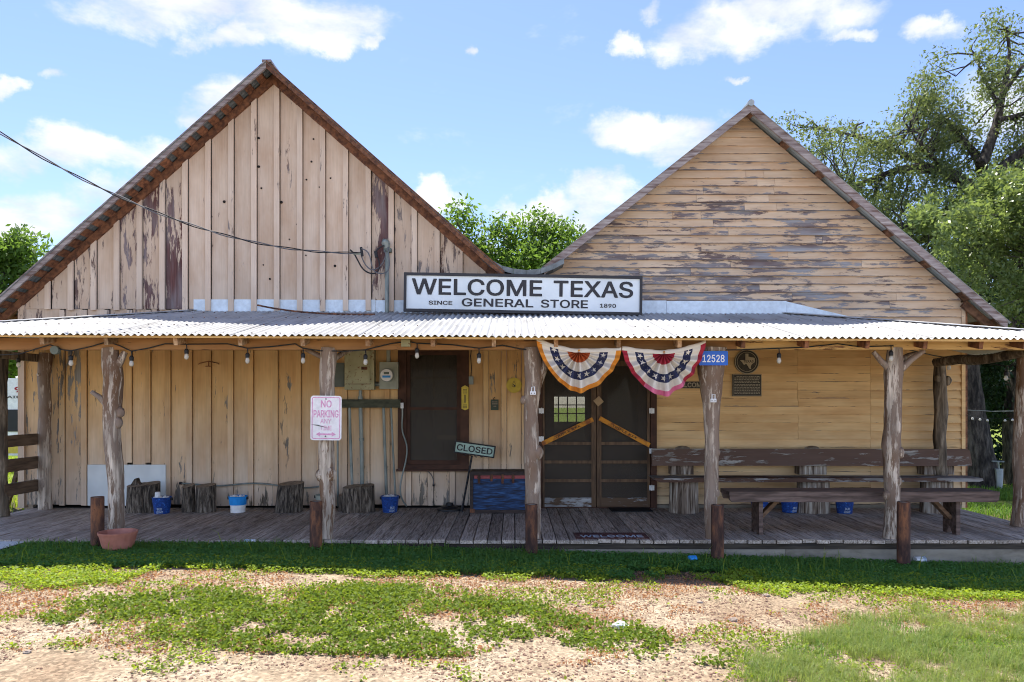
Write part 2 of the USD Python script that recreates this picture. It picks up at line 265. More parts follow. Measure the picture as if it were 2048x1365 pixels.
PINK = (0.60, 0.475, 0.365); AMBER = (0.71, 0.465, 0.215); PALE = (0.66, 0.54, 0.43)
M = {}
M['gable_clean'] = peel('gable_paint', PINK, 0.625, 'z', dirt=0.2)
M['batten_paint'] = peel('batten_paint', (0.63, 0.505, 0.395), 0.60, 'z', dirt=0.12)
M['gable_light'] = peel('gable_paint_chipped', PINK, 0.56, 'z', dirt=0.18)
M['gable_heavy'] = peel('gable_paint_flaking', PINK, 0.495, 'z', wood=((0.11, 0.045, 0.04), (0.20, 0.165, 0.165)))
M['wall_low'] = peel('porch_wall_paint', AMBER, 0.615, 'z', faded=(0.25, 1.75, PALE), dirt=0.2, wood=((0.12, 0.09, 0.06), (0.3, 0.28, 0.25)), base=(0.5, 0.075))
M['wall_low_worn'] = peel('porch_wall_paint_worn', AMBER, 0.545, 'z', faded=(0.25, 1.75, PALE), dirt=0.2, wood=((0.12, 0.1, 0.08), (0.3, 0.29, 0.27)), base=(0.5, 0.04))
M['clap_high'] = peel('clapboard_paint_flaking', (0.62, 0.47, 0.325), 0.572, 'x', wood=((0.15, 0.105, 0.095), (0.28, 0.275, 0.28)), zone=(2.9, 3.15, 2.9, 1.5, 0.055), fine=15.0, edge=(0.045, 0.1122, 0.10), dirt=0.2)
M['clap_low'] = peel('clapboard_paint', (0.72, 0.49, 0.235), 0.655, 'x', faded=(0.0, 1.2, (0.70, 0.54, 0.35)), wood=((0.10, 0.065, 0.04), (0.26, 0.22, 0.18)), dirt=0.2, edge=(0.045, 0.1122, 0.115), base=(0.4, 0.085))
M['rafter'] = surf('rust_brown_paint', [(0.38, (0.10, 0.042, 0.024)), (0.62, (0.27, 0.115, 0.055))], (16, 16, 16), vary=0.3)
M['barge_weathered'] = surf('weathered_barge', [(0.36, (0.12, 0.075, 0.06)), (0.5, (0.25, 0.205, 0.195)), (0.66, (0.38, 0.335, 0.31))], (3, 25, 25), vary=0.12)
M['beam'] = peel('beam_paint', (0.38, 0.20, 0.08), 0.60, 'x', wood=((0.12, 0.055, 0.03), (0.2, 0.11, 0.06)))
M['beam_bounce_purlin'] = peel('beam_bounce_purlin_paint', (0.70, 0.46, 0.19), 0.565, 'x', wood=((0.13, 0.06, 0.03), (0.24, 0.13, 0.07)))  # yellow purlins; on the header's right length, bounced light put into the colour
M['rafter_tail'] = surf('rafter_tail', [(0.4, (0.24, 0.12, 0.055)), (0.62, (0.48, 0.33, 0.2))], (20, 20, 20), vary=0.35)
M['tin_white'] = surf('white_corrugated_tin', [(0.34, (0.31, 0.305, 0.30)), (0.5, (0.41, 0.41, 0.41)), (0.7, (0.48, 0.48, 0.48))], (7, 1.2, 3), rough=0.5, bump=0.02, spec=0.4, vary=0.05, speck=(17, 0.70, (0.3, 0.2, 0.14), 0.6))
M['tin_grey'] = surf('galvanized_tin', [(0.3, (0.26, 0.295, 0.305)), (0.7, (0.43, 0.47, 0.48))], (5, 5, 5), rough=0.55, bump=0.05, spec=0.4)
M['tin_dark'] = surf('old_dark_tin', [(0.3, (0.09, 0.10, 0.10)), (0.7, (0.2, 0.22, 0.225))], (9, 9, 9), rough=0.5, bump=0.05, metal=0.2)
M['flash'] = plain('flashing_paint', (0.62, 0.70, 0.76), 0.5)
M['deck'] = surf('weathered_decking', [(0.36, (0.15, 0.115, 0.09)), (0.5, (0.36, 0.30, 0.25)), (0.66, (0.56, 0.49, 0.43))], (36, 2.6, 36), 7, 0.8, 0.62, 0.5, 0.006, vary=0.26, distortion=1.6)
M['log'] = peel('weathered_log', (0.25, 0.19, 0.15), 0.525, 'z', wood=((0.29, 0.23, 0.18), (0.64, 0.54, 0.44)), dirt=0.42, fine=20.0, soft=0.02)
M['log_dark'] = surf('dark_log', [(0.36, (0.035, 0.027, 0.02)), (0.52, (0.13, 0.10, 0.07)), (0.7, (0.33, 0.27, 0.2))], (15, 15, 2.2), 7, 0.9, 0.62, 0.7, 0.02, vary=0.15, distortion=0.8)
M['stump'] = surf('stump_bark', [(0.38, (0.018, 0.014, 0.011)), (0.5, (0.085, 0.066, 0.05)), (0.66, (0.26, 0.215, 0.17))], (38, 38, 6), 7, 0.9, 0.65, 0.9, 0.03, vary=0.15, distortion=0.6)
M['block'] = surf('split_block', [(0.38, (0.06, 0.04, 0.028)), (0.5, (0.22, 0.17, 0.13)), (0.62, (0.46, 0.42, 0.36))], (26, 26, 1.8), 7, 0.85, 0.6, 0.6, 0.015, vary=0.1, distortion=0.7)
M['cut'] = surf('cut_wood', [(0.35, (0.16, 0.125, 0.09)), (0.65, (0.33, 0.27, 0.2))], (20, 20, 20), vary=0.1)
M['rust'] = surf('rusty_pipe', [(0.38, (0.035, 0.018, 0.015)), (0.5, (0.09, 0.042, 0.028)), (0.64, (0.22, 0.09, 0.042))], (14, 14, 4), 7, 0.85, 0.65, 0.4, 0.006, vary=0.12, speck=(90, 0.62, (0.03, 0.02, 0.018), 0.8))
M['concrete'] = surf('stained_concrete', [(0.3, (0.13, 0.11, 0.085)), (0.5, (0.25, 0.22, 0.175)), (0.7, (0.34, 0.31, 0.255))], (2, 2, 5), 8, 0.9, 0.62, 0.4, 0.01)
M['brown'] = surf('dark_brown_paint', [(0.35, (0.045, 0.02, 0.013)), (0.65, (0.085, 0.038, 0.023))], (6, 20, 6), vary=0.1)
M['door_wood'] = surf('screen_door_wood', [(0.35, (0.075, 0.045, 0.028)), (0.65, (0.17, 0.105, 0.06))], (25, 25, 4), vary=0.12)
M['door_worn'] = peel('screen_door_kick', (0.13, 0.085, 0.055), 0.51, 'x', wood=((0.26, 0.26, 0.26), (0.45, 0.46, 0.47)))
M['bench'] = peel('bench_paint', (0.115, 0.072, 0.055), 0.54, 'x', wood=((0.2, 0.18, 0.16), (0.36, 0.34, 0.31)))
M['bench_seat'] = peel('bench_paint_worn', (0.09, 0.05, 0.035), 0.49, 'x', wood=((0.15, 0.135, 0.125), (0.33, 0.315, 0.30)))
M['bench_plain'] = surf('bench_stain', [(0.38, (0.065, 0.043, 0.034)), (0.62, (0.175, 0.12, 0.10))], (3, 25, 25), vary=0.1)
M['brace'] = surf('bench_brace', [(0.35, (0.10, 0.055, 0.03)), (0.65, (0.2, 0.12, 0.07))], (9, 25, 25))
M['rail'] = surf('rail_board', [(0.35, (0.055, 0.035, 0.022)), (0.65, (0.15, 0.10, 0.065))], (20, 3, 20), vary=0.1)
M['screen'] = screen_mat('window_screen', 0.55, (0.06, 0.05, 0.04)); M['door_screen'] = screen_mat('door_screen', 0.45, (0.06, 0.05, 0.04)); M['glass'] = glass_mat('pane_glass')
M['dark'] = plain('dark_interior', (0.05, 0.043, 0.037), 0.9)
M['hole'] = plain('knot_hole', (0.02, 0.014, 0.012), 0.9)
M['black'] = plain('black_iron', (0.018, 0.018, 0.02), 0.5)
M['cable'] = plain('cable', (0.022, 0.022, 0.024), 0.6)
M['cable_grey'] = plain('grey_cable', (0.12, 0.12, 0.13), 0.6)
M['sign_white'] = surf('sign_face', [(0.3, (0.62, 0.66, 0.67)), (0.7, (0.72, 0.76, 0.77))], (3, 3, 3), rough=0.5, bump=0.02)
M['ink'] = plain('sign_ink', (0.035, 0.034, 0.037), 0.6)
M['white'] = plain('white_paint', (0.76, 0.76, 0.76), 0.5)
M['nopark'] = plain('sign_enamel', (0.78, 0.75, 0.76), 0.35)
M['pink'] = surf('faded_red_ink', [(0.35, (0.62, 0.25, 0.42)), (0.65, (0.70, 0.38, 0.55))], (40, 40, 40))
M['blue_plate'] = plain('blue_plate', (0.006, 0.11, 0.52), 0.35, spec=0.5)
M['blue_bucket'] = surf('blue_bucket', [(0.42, (0.006, 0.03, 0.14)), (0.6, (0.012, 0.06, 0.27)), (0.66, (0.04, 0.16, 0.5))], (40, 40, 40), rough=0.35, bump=0.05, spec=0.5)
M['sky_blue'] = plain('bright_blue', (0.02, 0.26, 0.68), 0.4)
M['print_white'] = plain('pale_print', (0.42, 0.5, 0.6), 0.5)
M['ice'] = plain('packed_ice', (0.8, 0.82, 0.84), 0.35)
M['trunk_blue'] = surf('chest_blue', [(0.38, (0.012, 0.014, 0.025)), (0.52, (0.014, 0.04, 0.11)), (0.66, (0.035, 0.10, 0.25))], (6, 10, 48), 7, 0.6, 0.62, 0.3, 0.004)
M['trunk_red'] = surf('chest_red', [(0.35, (0.22, 0.045, 0.045)), (0.65, (0.38, 0.10, 0.10))], (9, 9, 30))
M['trunk_dark'] = surf('chest_slats', [(0.35, (0.02, 0.015, 0.014)), (0.65, (0.06, 0.04, 0.035))], (9, 9, 30))
M['panel_box'] = surf('panel_enamel', [(0.3, (0.30, 0.29, 0.17)), (0.7, (0.42, 0.41, 0.26))], (6, 6, 6), rough=0.5, bump=0.05, speck=(26, 0.6, (0.16, 0.065, 0.02), 0.8))
M['grey_box'] = surf('grey_enamel', [(0.3, (0.26, 0.28, 0.23)), (0.7, (0.36, 0.38, 0.32))], (6, 6, 6), rough=0.45, bump=0.03)
M['dark_box'] = surf('dark_grey_enamel', [(0.3, (0.09, 0.11, 0.095)), (0.7, (0.14, 0.165, 0.145))], (6, 6, 6), rough=0.5)
M['wireway'] = surf('mossy_wireway', [(0.35, (0.035, 0.038, 0.025)), (0.65, (0.085, 0.09, 0.06))], (9, 9, 20))
M['conduit'] = surf('conduit', [(0.35, (0.15, 0.175, 0.165)), (0.65, (0.27, 0.30, 0.28))], (12, 12, 4), rough=0.4, metal=0.3)
M['yellow'] = plain('yellow_sign', (0.62, 0.46, 0.06), 0.5)
M['green_plaque'] = plain('green_plaque', (0.05, 0.07, 0.045), 0.5)
M['bronze'] = surf('dark_bronze', [(0.35, (0.022, 0.02, 0.016)), (0.65, (0.05, 0.045, 0.035))], (30, 30, 30), rough=0.45)
M['bronze_light'] = plain('polished_bronze', (0.42, 0.36, 0.25), 0.45)
M['gold_bar'] = surf('orange_push_bar', [(0.42, (0.26, 0.09, 0.03)), (0.56, (0.62, 0.26, 0.03))], (9, 9, 9))
M['paper'] = plain('kraft_paper', (0.40, 0.28, 0.16), 0.8)
M['mint'] = plain('closed_face', (0.36, 0.50, 0.43), 0.6)
M['pot'] = surf('terracotta_plastic', [(0.3, (0.34, 0.125, 0.085)), (0.7, (0.47, 0.19, 0.135))], (9, 9, 9), rough=0.6, bump=0.05)
M['mat_black'] = plain('rubber_mat', (0.012, 0.012, 0.013), 0.8)
M['mat_red'] = surf('worn_red_mat', [(0.38, (0.05, 0.02, 0.018)), (0.55, (0.12, 0.045, 0.04)), (0.72, (0.25, 0.2, 0.17))], (30, 30, 30), rough=0.95)
M['bulb'] = usdkit.material(stage, '/World/Looks/bulb_glass', {'p': ('principled_bsdf', {'base_color': (0.85, 0.85, 0.82), 'roughness': 0.15, 'transmission_weight': 0.35, 'specular_ior_level': 0.6})}, [], surface='p.BSDF')
cloth = lambda k, c: surf('cloth_' + k, [(0.3, tuple(0.88 * x for x in c)), (0.7, c)], (20, 20, 20), rough=0.9, bump=0.05)
M['cl_white'], M['cl_navy'] = cloth('white', (0.66, 0.60, 0.51)), cloth('navy', (0.028, 0.032, 0.075))
M['cl_orange'], M['cl_red'], M['cl_rust'], M['cl_pink'] = cloth('orange', (0.62, 0.22, 0.025)), cloth('red', (0.36, 0.025, 0.045)), cloth('rust', (0.42, 0.085, 0.02)), cloth('pink', (0.62, 0.14, 0.24))
M['limb'] = surf('oak_limb_bark', [(0.38, (0.012, 0.010, 0.009)), (0.5, (0.045, 0.038, 0.033)), (0.66, (0.12, 0.105, 0.09))], (13, 13, 3.2), 8, 0.95, 0.65, 0.9, 0.05)
M['purlin_brown'] = surf('brown_purlin', [(0.36, (0.10, 0.05, 0.03)), (0.64, (0.27, 0.14, 0.078))], (14, 14, 14), vary=0.3)
M['joist'] = surf('dark_joist', [(0.35, (0.018, 0.014, 0.011)), (0.65, (0.07, 0.055, 0.04))], (2, 25, 25))
M['bark'] = surf('oak_bark', [(0.38, (0.018, 0.015, 0.013)), (0.5, (0.075, 0.064, 0.054)), (0.66, (0.22, 0.19, 0.165))], (13, 13, 3.2), 8, 0.95, 0.65, 0.9, 0.05)
M['oak_leaf'] = leafy('oak_leaves', [(0.0, (0.11, 0.15, 0.065)), (0.5, (0.24, 0.30, 0.14)), (0.9, (0.38, 0.43, 0.22)), (1.0, (0.44, 0.39, 0.16))], 0.55)
M['bush_leaf'] = leafy('shrub_leaves', [(0.0, (0.14, 0.2, 0.075)), (0.5, (0.29, 0.37, 0.155)), (0.95, (0.46, 0.51, 0.27)), (1.0, (0.52, 0.45, 0.15))], 0.5, 0.35, 0.5)
M['bright_leaf'] = leafy('bright_leaves', [(0.0, (0.10, 0.18, 0.04)), (0.5, (0.20, 0.30, 0.065)), (1.0, (0.37, 0.43, 0.11))], 0.58)
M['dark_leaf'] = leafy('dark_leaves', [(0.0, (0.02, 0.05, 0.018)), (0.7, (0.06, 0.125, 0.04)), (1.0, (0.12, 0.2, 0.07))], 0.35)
M['clover'] = leafy('clover_leaves', [(0.0, (0.15, 0.22, 0.03)), (0.5, (0.32, 0.40, 0.065)), (0.88, (0.46, 0.48, 0.12)), (1.0, (0.5, 0.38, 0.13))], 0.45, 0.55, 0.2)
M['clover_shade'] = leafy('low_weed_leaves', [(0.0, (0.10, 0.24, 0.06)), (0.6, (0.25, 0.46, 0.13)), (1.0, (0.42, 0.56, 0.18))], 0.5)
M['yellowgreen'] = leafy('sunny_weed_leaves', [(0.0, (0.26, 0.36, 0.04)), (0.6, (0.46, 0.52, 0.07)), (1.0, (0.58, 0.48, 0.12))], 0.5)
M['grass'] = leafy('grass_blades', [(0.0, (0.12, 0.23, 0.04)), (0.6, (0.26, 0.38, 0.08)), (1.0, (0.46, 0.44, 0.16))], 0.45)
M['pale_grass'] = leafy('pale_grass_blades', [(0.0, (0.22, 0.29, 0.09)), (0.5, (0.44, 0.48, 0.19)), (1.0, (0.70, 0.60, 0.34))], 0.5)
M['dry'] = leafy('dry_weeds', [(0.0, (0.36, 0.19, 0.11)), (0.4, (0.48, 0.33, 0.17)), (0.75, (0.40, 0.38, 0.10)), (1.0, (0.6, 0.46, 0.26))], 0.4)
M['pebble'] = usdkit.material(stage, '/World/Looks/pebbles', {'g': ('geometry', {}), 'rp': ('rgb_ramp', {'ramp': [(0.0, (0.22, 0.13, 0.09)), (0.3, (0.40, 0.27, 0.185)), (0.75, (0.52, 0.41, 0.31)), (0.93, (0.66, 0.61, 0.55)), (1.0, (0.3, 0.29, 0.28))]}), 'p': ('principled_bsdf', {'roughness': 0.85})}, [('g.random_per_island', 'rp.fac'), ('rp.color', 'p.base_color')], surface='p.BSDF')

def ground_mat():
    n = {'g': ('geometry', {}), 'sp': ('separate_xyz', {}), 'n1': ('noise_texture', {'scale': 1.1, 'detail': 6.0, 'roughness': 0.6}), 'n2': ('noise_texture', {'scale': 28.0, 'detail': 6.0, 'roughness': 0.7}),
         'v': ('voronoi_texture', {'scale': 48.0, 'randomness': 1.0}), 'vb': ('rgb_to_bw', {}),
         'r1': ('rgb_ramp', {'ramp': [(0.3, (0.29, 0.205, 0.135)), (0.5, (0.38, 0.295, 0.205)), (0.7, (0.45, 0.37, 0.27))]}),
         'mv': ('map_range', {'from_min': 0.1, 'from_max': 0.9, 'to_min': 0.58, 'to_max': 1.3}), 'sc': ('vector_math', {'math_type': 'scale'}), 'm2': ('map_range', {'from_min': 0.3, 'from_max': 0.7, 'to_min': 0.62, 'to_max': 1.2}), 'mm': ('math', {'math_type': 'multiply'}),
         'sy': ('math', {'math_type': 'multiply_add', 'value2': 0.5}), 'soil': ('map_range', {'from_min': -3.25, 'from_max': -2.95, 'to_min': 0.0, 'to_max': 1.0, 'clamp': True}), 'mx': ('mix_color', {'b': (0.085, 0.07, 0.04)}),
         'far': ('map_range', {'from_min': 0.5, 'from_max': 3.5, 'to_min': 0.0, 'to_max': 1.0, 'clamp': True}), 'gx': ('mix_color', {}), 'gn': ('noise_texture', {'scale': 3.0, 'detail': 8.0, 'roughness': 0.7}), 'gr': ('rgb_ramp', {'ramp': [(0.35, (0.10, 0.15, 0.025)), (0.55, (0.20, 0.25, 0.045)), (0.7, (0.34, 0.32, 0.10))]}),
         'bp': ('bump', {'strength': 0.6, 'distance': 0.012}), 'p': ('principled_bsdf', {'roughness': 0.95, 'specular_ior_level': 0.1})}
    l = [('g.position', x + '.vector') for x in ('n1', 'n2', 'v', 'gn', 'sp')] + [('v.color', 'vb.color'), ('vb.val', 'mv.value'), ('n1.fac', 'r1.fac'), ('r1.color', 'sc.vector1'), ('n2.fac', 'm2.value'), ('mv.result', 'mm.value1'), ('m2.result', 'mm.value2'), ('mm.value', 'sc.scale'),
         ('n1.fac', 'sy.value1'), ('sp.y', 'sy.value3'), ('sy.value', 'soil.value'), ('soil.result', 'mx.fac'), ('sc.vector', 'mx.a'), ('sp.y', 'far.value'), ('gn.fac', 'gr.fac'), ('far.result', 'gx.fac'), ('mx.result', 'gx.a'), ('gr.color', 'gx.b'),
         ('gx.result', 'p.base_color'), ('mm.value', 'bp.height'), ('bp.normal', 'p.normal')]
    return usdkit.material(stage, '/World/Looks/ground', n, l, surface='p.BSDF')
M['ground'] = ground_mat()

# ------------------------------------------------------------------ ground
def relief(x, y): return 0.05 * (meshkit.fbm(np.stack([x * 0.9, y * 0.9, 0 * x], -1), 4, 3) - 0.5) * np.clip((-2.5 - y) / 0.5, 0, 1)
def floor_z(x, y):
    x, y = np.asarray(x, float), np.asarray(y, float)
    return ground_z(x) + relief(x, y)
gx = np.unique(np.r_[-200, -120, -70, -40, -25, -16, -12, np.linspace(-9, 9, 361), 12, 16, 25, 40, 70, 120, 200].round(3))
gy = np.unique(np.r_[-120, -60, -30, -16, -11, np.linspace(-8, -2.2, 146), np.linspace(-2, 12, 29), 20, 35, 60, 110, 220].round(3))
GX, GY = np.meshgrid(gx, gy); GZ = floor_z(GX, GY)
under = (GX > -6.55) & (GX < 6.0) & (GY > -2.34) & (GY < 7.3); GZ = np.where(under, -0.45, GZ)
idx = np.arange(GX.size).reshape(GX.shape)
b = MB(); b.add(np.stack([GX, GY, GZ], -1).reshape(-1, 3), np.stack([idx[:-1, :-1], idx[:-1, 1:], idx[1:, 1:], idx[1:, :-1]], -1).reshape(-1, 4))
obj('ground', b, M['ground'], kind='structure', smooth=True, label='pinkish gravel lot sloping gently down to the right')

# ------------------------------------------------------------------ left building: board and batten
XA, ZA, SL = -3.30, 5.82, 0.885
WL, WM, WR = -6.77, 0.24, 6.19
def zl(x): return ZA - SL * abs(x - XA)
left = thing('store_building', 'left gabled store building of peeling pinkish vertical boards and battens', 'building', (XA, 0, 0))
def strip(x0, x1, z0, zf, y0, y1, apex=None):
    poly = [(x0, z0), (x1, z0), (x1, zf(x1))]
    if apex is not None and x0 < apex < x1: poly.append((apex, zf(apex)))
    poly.append((x0, zf(x0)))
    return MB().prism(poly, y0, y1)
bat = [100 + 45.6 * k for k in range(20)]
bx = [X_(p, 0) for p in bat]
ZS = 2.735
edges = [WL + 0.02] + bx + [WM]
for i in range(len(edges) - 1):
    x0, x1 = edges[i], edges[i + 1]
    px = 1027 + FOC * (x0 + x1) / 2 / 9.9
    if max(zl(x0), zl(x1)) < ZS + 0.03: continue
    kind = 'gable_heavy' if 245 < px < 375 or 735 < px < 800 else 'gable_light' if px < 245 or px > 800 else 'gable_clean'
    lo0, lo1 = (x0 if zl(x0) > ZS else XA - (ZA - ZS) / SL), (x1 if zl(x1) > ZS else XA + (ZA - ZS) / SL)
    obj('board', strip(lo0 + (0.042 if i else 0.001), lo1 - (0.041 if i < len(edges) - 2 and zl(x1 + 0.036) > ZS else 0.001), ZS, zl, -0.022 - 0.004 * random.random(), 0.0, XA), M[kind], left)
for i, x in enumerate(bx):
    x += random.uniform(-0.004, 0.0)
    if zl(x - 0.036) < ZS + 0.03 or zl(x + 0.036) < ZS + 0.03: continue
    z0 = 2.70 if 390 < bat[i] < 800 else ZS - 0.015
    obj('batten', strip(x - 0.036, x + 0.036, z0 + random.uniform(-0.01, 0.01), zl, -0.056, -0.0275, XA), M['batten_paint'], left)
# lower wall, its own boards and battens, cut out for the window
win = (X_(797, 0), X_(938, 0), Z_(938, 0), 2.25)
lowb = [127, 171, 216, 261, 298, 338, 381, 419, 463, 503, 552, 598, 641, 690, 735, 775, 818, 862, 905, 972, 1008, 1049]
le = [WL] + [X_(p, 0) for p in lowb] + [WM + 0.02]
for i in range(len(le) - 1):
    x0, x1 = le[i] + (0.041 if i else 0.001), le[i + 1] - (0.042 if i < len(le) - 2 else 0.001)
    m = M['wall_low_worn'] if i in (0, 1, 4, 18) else M['wall_low']; y0 = -0.012 - 0.004 * random.random()
    top = 2.50
    if x1 < -4.3: obj('board', MB().box(x0, x1, -0.014, 0.012, 2.503, 2.733), M['gable_light'], left)
    if x1 > win[0] and x0 < win[1]:
        if x0 < win[0]: obj('board', MB().box(x0, win[0], y0, 0.012, 0.03, top), m, left); x0 = win[0] + 0.001
        if x1 > win[1]: obj('board', MB().box(win[1], x1, y0, 0.012, 0.03, top), m, left); x1 = win[1] - 0.001
        obj('board', MB().box(x0, x1, y0, 0.012, 0.03, win[2]), m, left)
    else: obj('board', MB().box(x0, x1, y0, 0.012, 0.03 + random.uniform(-0.01, 0.02), top), m, left)
for i, p in enumerate(lowb):
    x = X_(p, 0)
    if win[0] - 0.04 < x < win[1] + 0.04: z1 = win[2] - 0.005
    else:
        z1 = 2.50
        if x < -4.3: obj('batten', MB().box(x - 0.036, x + 0.036, -0.034, -0.0165, 2.504, 2.72), M['gable_light'], left)
    z0 = 0.62 if p in (261, 298) else 0.03
    obj('batten', MB().box(x - 0.036, x + 0.036, -0.042, -0.0185, z0, z1), M['wall_low_worn'] if p in (127, 905) else M['wall_low'], left)
obj('corner_board', MB().box(WL - 0.03, WL + 0.055, -0.05, 0.03, 0.0, 2.78), M['gable_light'], left)
for px, py, r in ((519, 335, .018), (624, 325, .014), (450, 405, .02), (564, 406, .02), (671, 533, .018), (541, 559, .014), (519, 278, .016), (628, 280, .012), (614, 361, .012), (524, 378, .013), (528, 531, .01), (465, 315, .01), (505, 262, .008), (662, 358, .012), (640, 376, .011), (613, 512, .01), (580, 480, .01), (695, 455, .013), (425, 435, .01), (595, 450, .009)):
    obj('knot', MB().disc_y(X_(px, 0), -0.024, Z_(py, 0), r, 0.006, 10), M['hole'], left)
# the rest of the shell
obj('side_wall', MB().box(WL, WL + 0.12, 0.032, 7.0, -0.3, 2.72), M['gable_light'], left)
obj('back_wall', MB().prism([(WL, -0.3), (WM, -0.3), (WM, zl(WM)), (XA, ZA), (WL, zl(WL))], 7.002, 7.1), M['gable_light'], left)
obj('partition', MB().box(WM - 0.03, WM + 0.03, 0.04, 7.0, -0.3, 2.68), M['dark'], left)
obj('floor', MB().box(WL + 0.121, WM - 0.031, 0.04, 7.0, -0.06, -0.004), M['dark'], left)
obj('sill_beam', MB().box(WL, WM, 0.014, 0.03, -0.3, 2.72), M['dark'], left) if False else None
obj('gable_backing', MB().prism([(WL + 0.2, 2.3), (WM - 0.05, 2.3), (WM - 0.05, zl(WM)), (XA, ZA - 0.02), (WL + 0.2, zl(WL + 0.2) - 0.02)], 0.016, 0.03), M['dark'], left)
# roof: frieze rafters on the wall, lath, tin, outer barge boards
def slope_pts(xa, za, sl, s, t, o): return (xa + s * t, za - sl * t + o)
def gable_roof(parent, xa, za, sl, s, t1, y_out, frieze, lath_w, lath_gap, lath0, th, tin, barge, barge_mat, frieze_mat, lath_mat, tin_mat, back=7.3):
    """One slope; th: lath thickness; frieze, barge: (low, high) offsets over the wall line."""
    L = math.hypot(1, sl)
    def quad(t0, t1, o0, o1): 
        q = [slope_pts(xa, za, sl, s, t0, o0), slope_pts(xa, za, sl, s, t1, o0), slope_pts(xa, za, sl, s, t1, o1), slope_pts(xa, za, sl, s, t0, o1)]
        return q if s > 0 else [q[1], q[0], q[3], q[2]]
    if frieze: obj('frieze_rafter', MB().prism(quad(0.0, t1, *frieze), -0.062, -0.001), frieze_mat, parent)
    t = lath0
    while t < t1 - 0.05:
        w = lath_w * random.uniform(0.85, 1.15) / L
        obj('lath', MB().prism(quad(t, t + w, th[0], th[1]), y_out + 0.032, 0.5), lath_mat, parent)
        t += (lath_w + lath_gap * random.uniform(0.9, 1.1)) / L
    ys = np.arange(y_out - 0.015, 0.7, 0.0122); zz = tin + 0.009 * np.cos(ys / 0.073 * 2 * PI)
    v = [(*(lambda p: (p[0], y, p[1]))(slope_pts(xa, za, sl, s, tt, o)),) for tt in (-0.0, t1 + 0.06) for y, o in zip(ys, zz)]; k = len(ys)
    obj('roof_sheet', MB().add(v, [(i, i + 1, k + i + 1, k + i) for i in range(k - 1)]), tin_mat, parent)
    obj('roof_deck', MB().prism(quad(0, t1 + 0.06, tin - 0.03, tin), 0.702, back), tin_mat, parent)
    obj('barge_board', MB().prism(quad(0.0, t1 + 0.02, *barge), y_out - 0.002, y_out + 0.03), barge_mat, parent)
gable_roof(left, XA, ZA, SL, -1, 3.95, -0.33, (0.0, 0.125), 0.105, 0.108, 0.09, (0.127, 0.152), 0.168, (0.088, 0.20), M['barge_weathered'], M['rafter'], M['rafter'], M['tin_dark'])
gable_roof(left, XA, ZA, SL, 1, 3.16, -0.33, (0.0, 0.125), 0.105, 0.108, 0.09, (0.127, 0.152), 0.168, (0.09, 0.195), M['rafter'], M['rafter'], M['rafter'], M['tin_dark'])
obj('ridge_cap', MB().bar((XA, -0.31, ZA + 0.195), (XA, 7.3, ZA + 0.195), 0.12, 0.03), M['barge_weathered'], left)

# window with brown trim, sashes, screen
w = obj('window', MB().box(win[0], win[0] + 0.115, -0.055, 0.02, win[2], win[3]).box(win[1] - 0.115, win[1], -0.055, 0.02, win[2], win[3]).box(win[0] + 0.115, win[1] - 0.115, -0.055, 0.02, win[2], win[2] + 0.06).box(win[0] + 0.115, win[1] - 0.115, -0.055, 0.02, win[3] - 0.1, win[3]), M['brown'], left, label='dark brown trimmed sash window behind screen')
sx0, sx1, sz0, sz1, szm = win[0] + 0.116, win[1] - 0.116, win[2] + 0.061, win[3] - 0.101, Z_(817, 0)
obj('sill', MB().box(win[0] - 0.02, win[1] + 0.02, -0.085, 0.0, win[2] - 0.03, win[2] - 0.001), M['brown'], w)
obj('sash', MB().box(sx0, sx0 + 0.05, -0.03, 0.0, sz0, sz1).box(sx1 - 0.05, sx1, -0.03, 0.0, sz0, sz1).box(sx0 + 0.05, sx1 - 0.05, -0.03, 0.0, sz0, sz0 + 0.06).box(sx0 + 0.05, sx1 - 0.05, -0.035, 0.0, szm - 0.02, szm + 0.015).box(sx0 + 0.05, sx1 - 0.05, -0.03, 0, sz1 - 0.05, sz1), M['brown'], w)
obj('screen', MB().box(sx0 + 0.05, sx1 - 0.05, -0.012, -0.0105, sz0 + 0.06, sz1 - 0.05), M['screen'], w)
obj('muntin', MB().box((sx0 + sx1) / 2 - 0.012, (sx0 + sx1) / 2 + 0.012, 0.004, 0.03, sz0, sz1).box(sx0, sx1, 0.005, 0.028, Z_(758, 0), Z_(754, 0)), M['cut'], w)
obj('pane', MB().box(sx0, sx1, 0.032, 0.035, sz0, szm), M['glass'], w); obj('pane', MB().box(sx0, sx1, 0.037, 0.04, szm + 0.002, sz1), M['glass'], w)
obj('paper_strip', MB().box(X_(873, 0), X_(912, 0), 0.028, 0.031, Z_(880, 0), Z_(871, 0)), M['paper'], w)

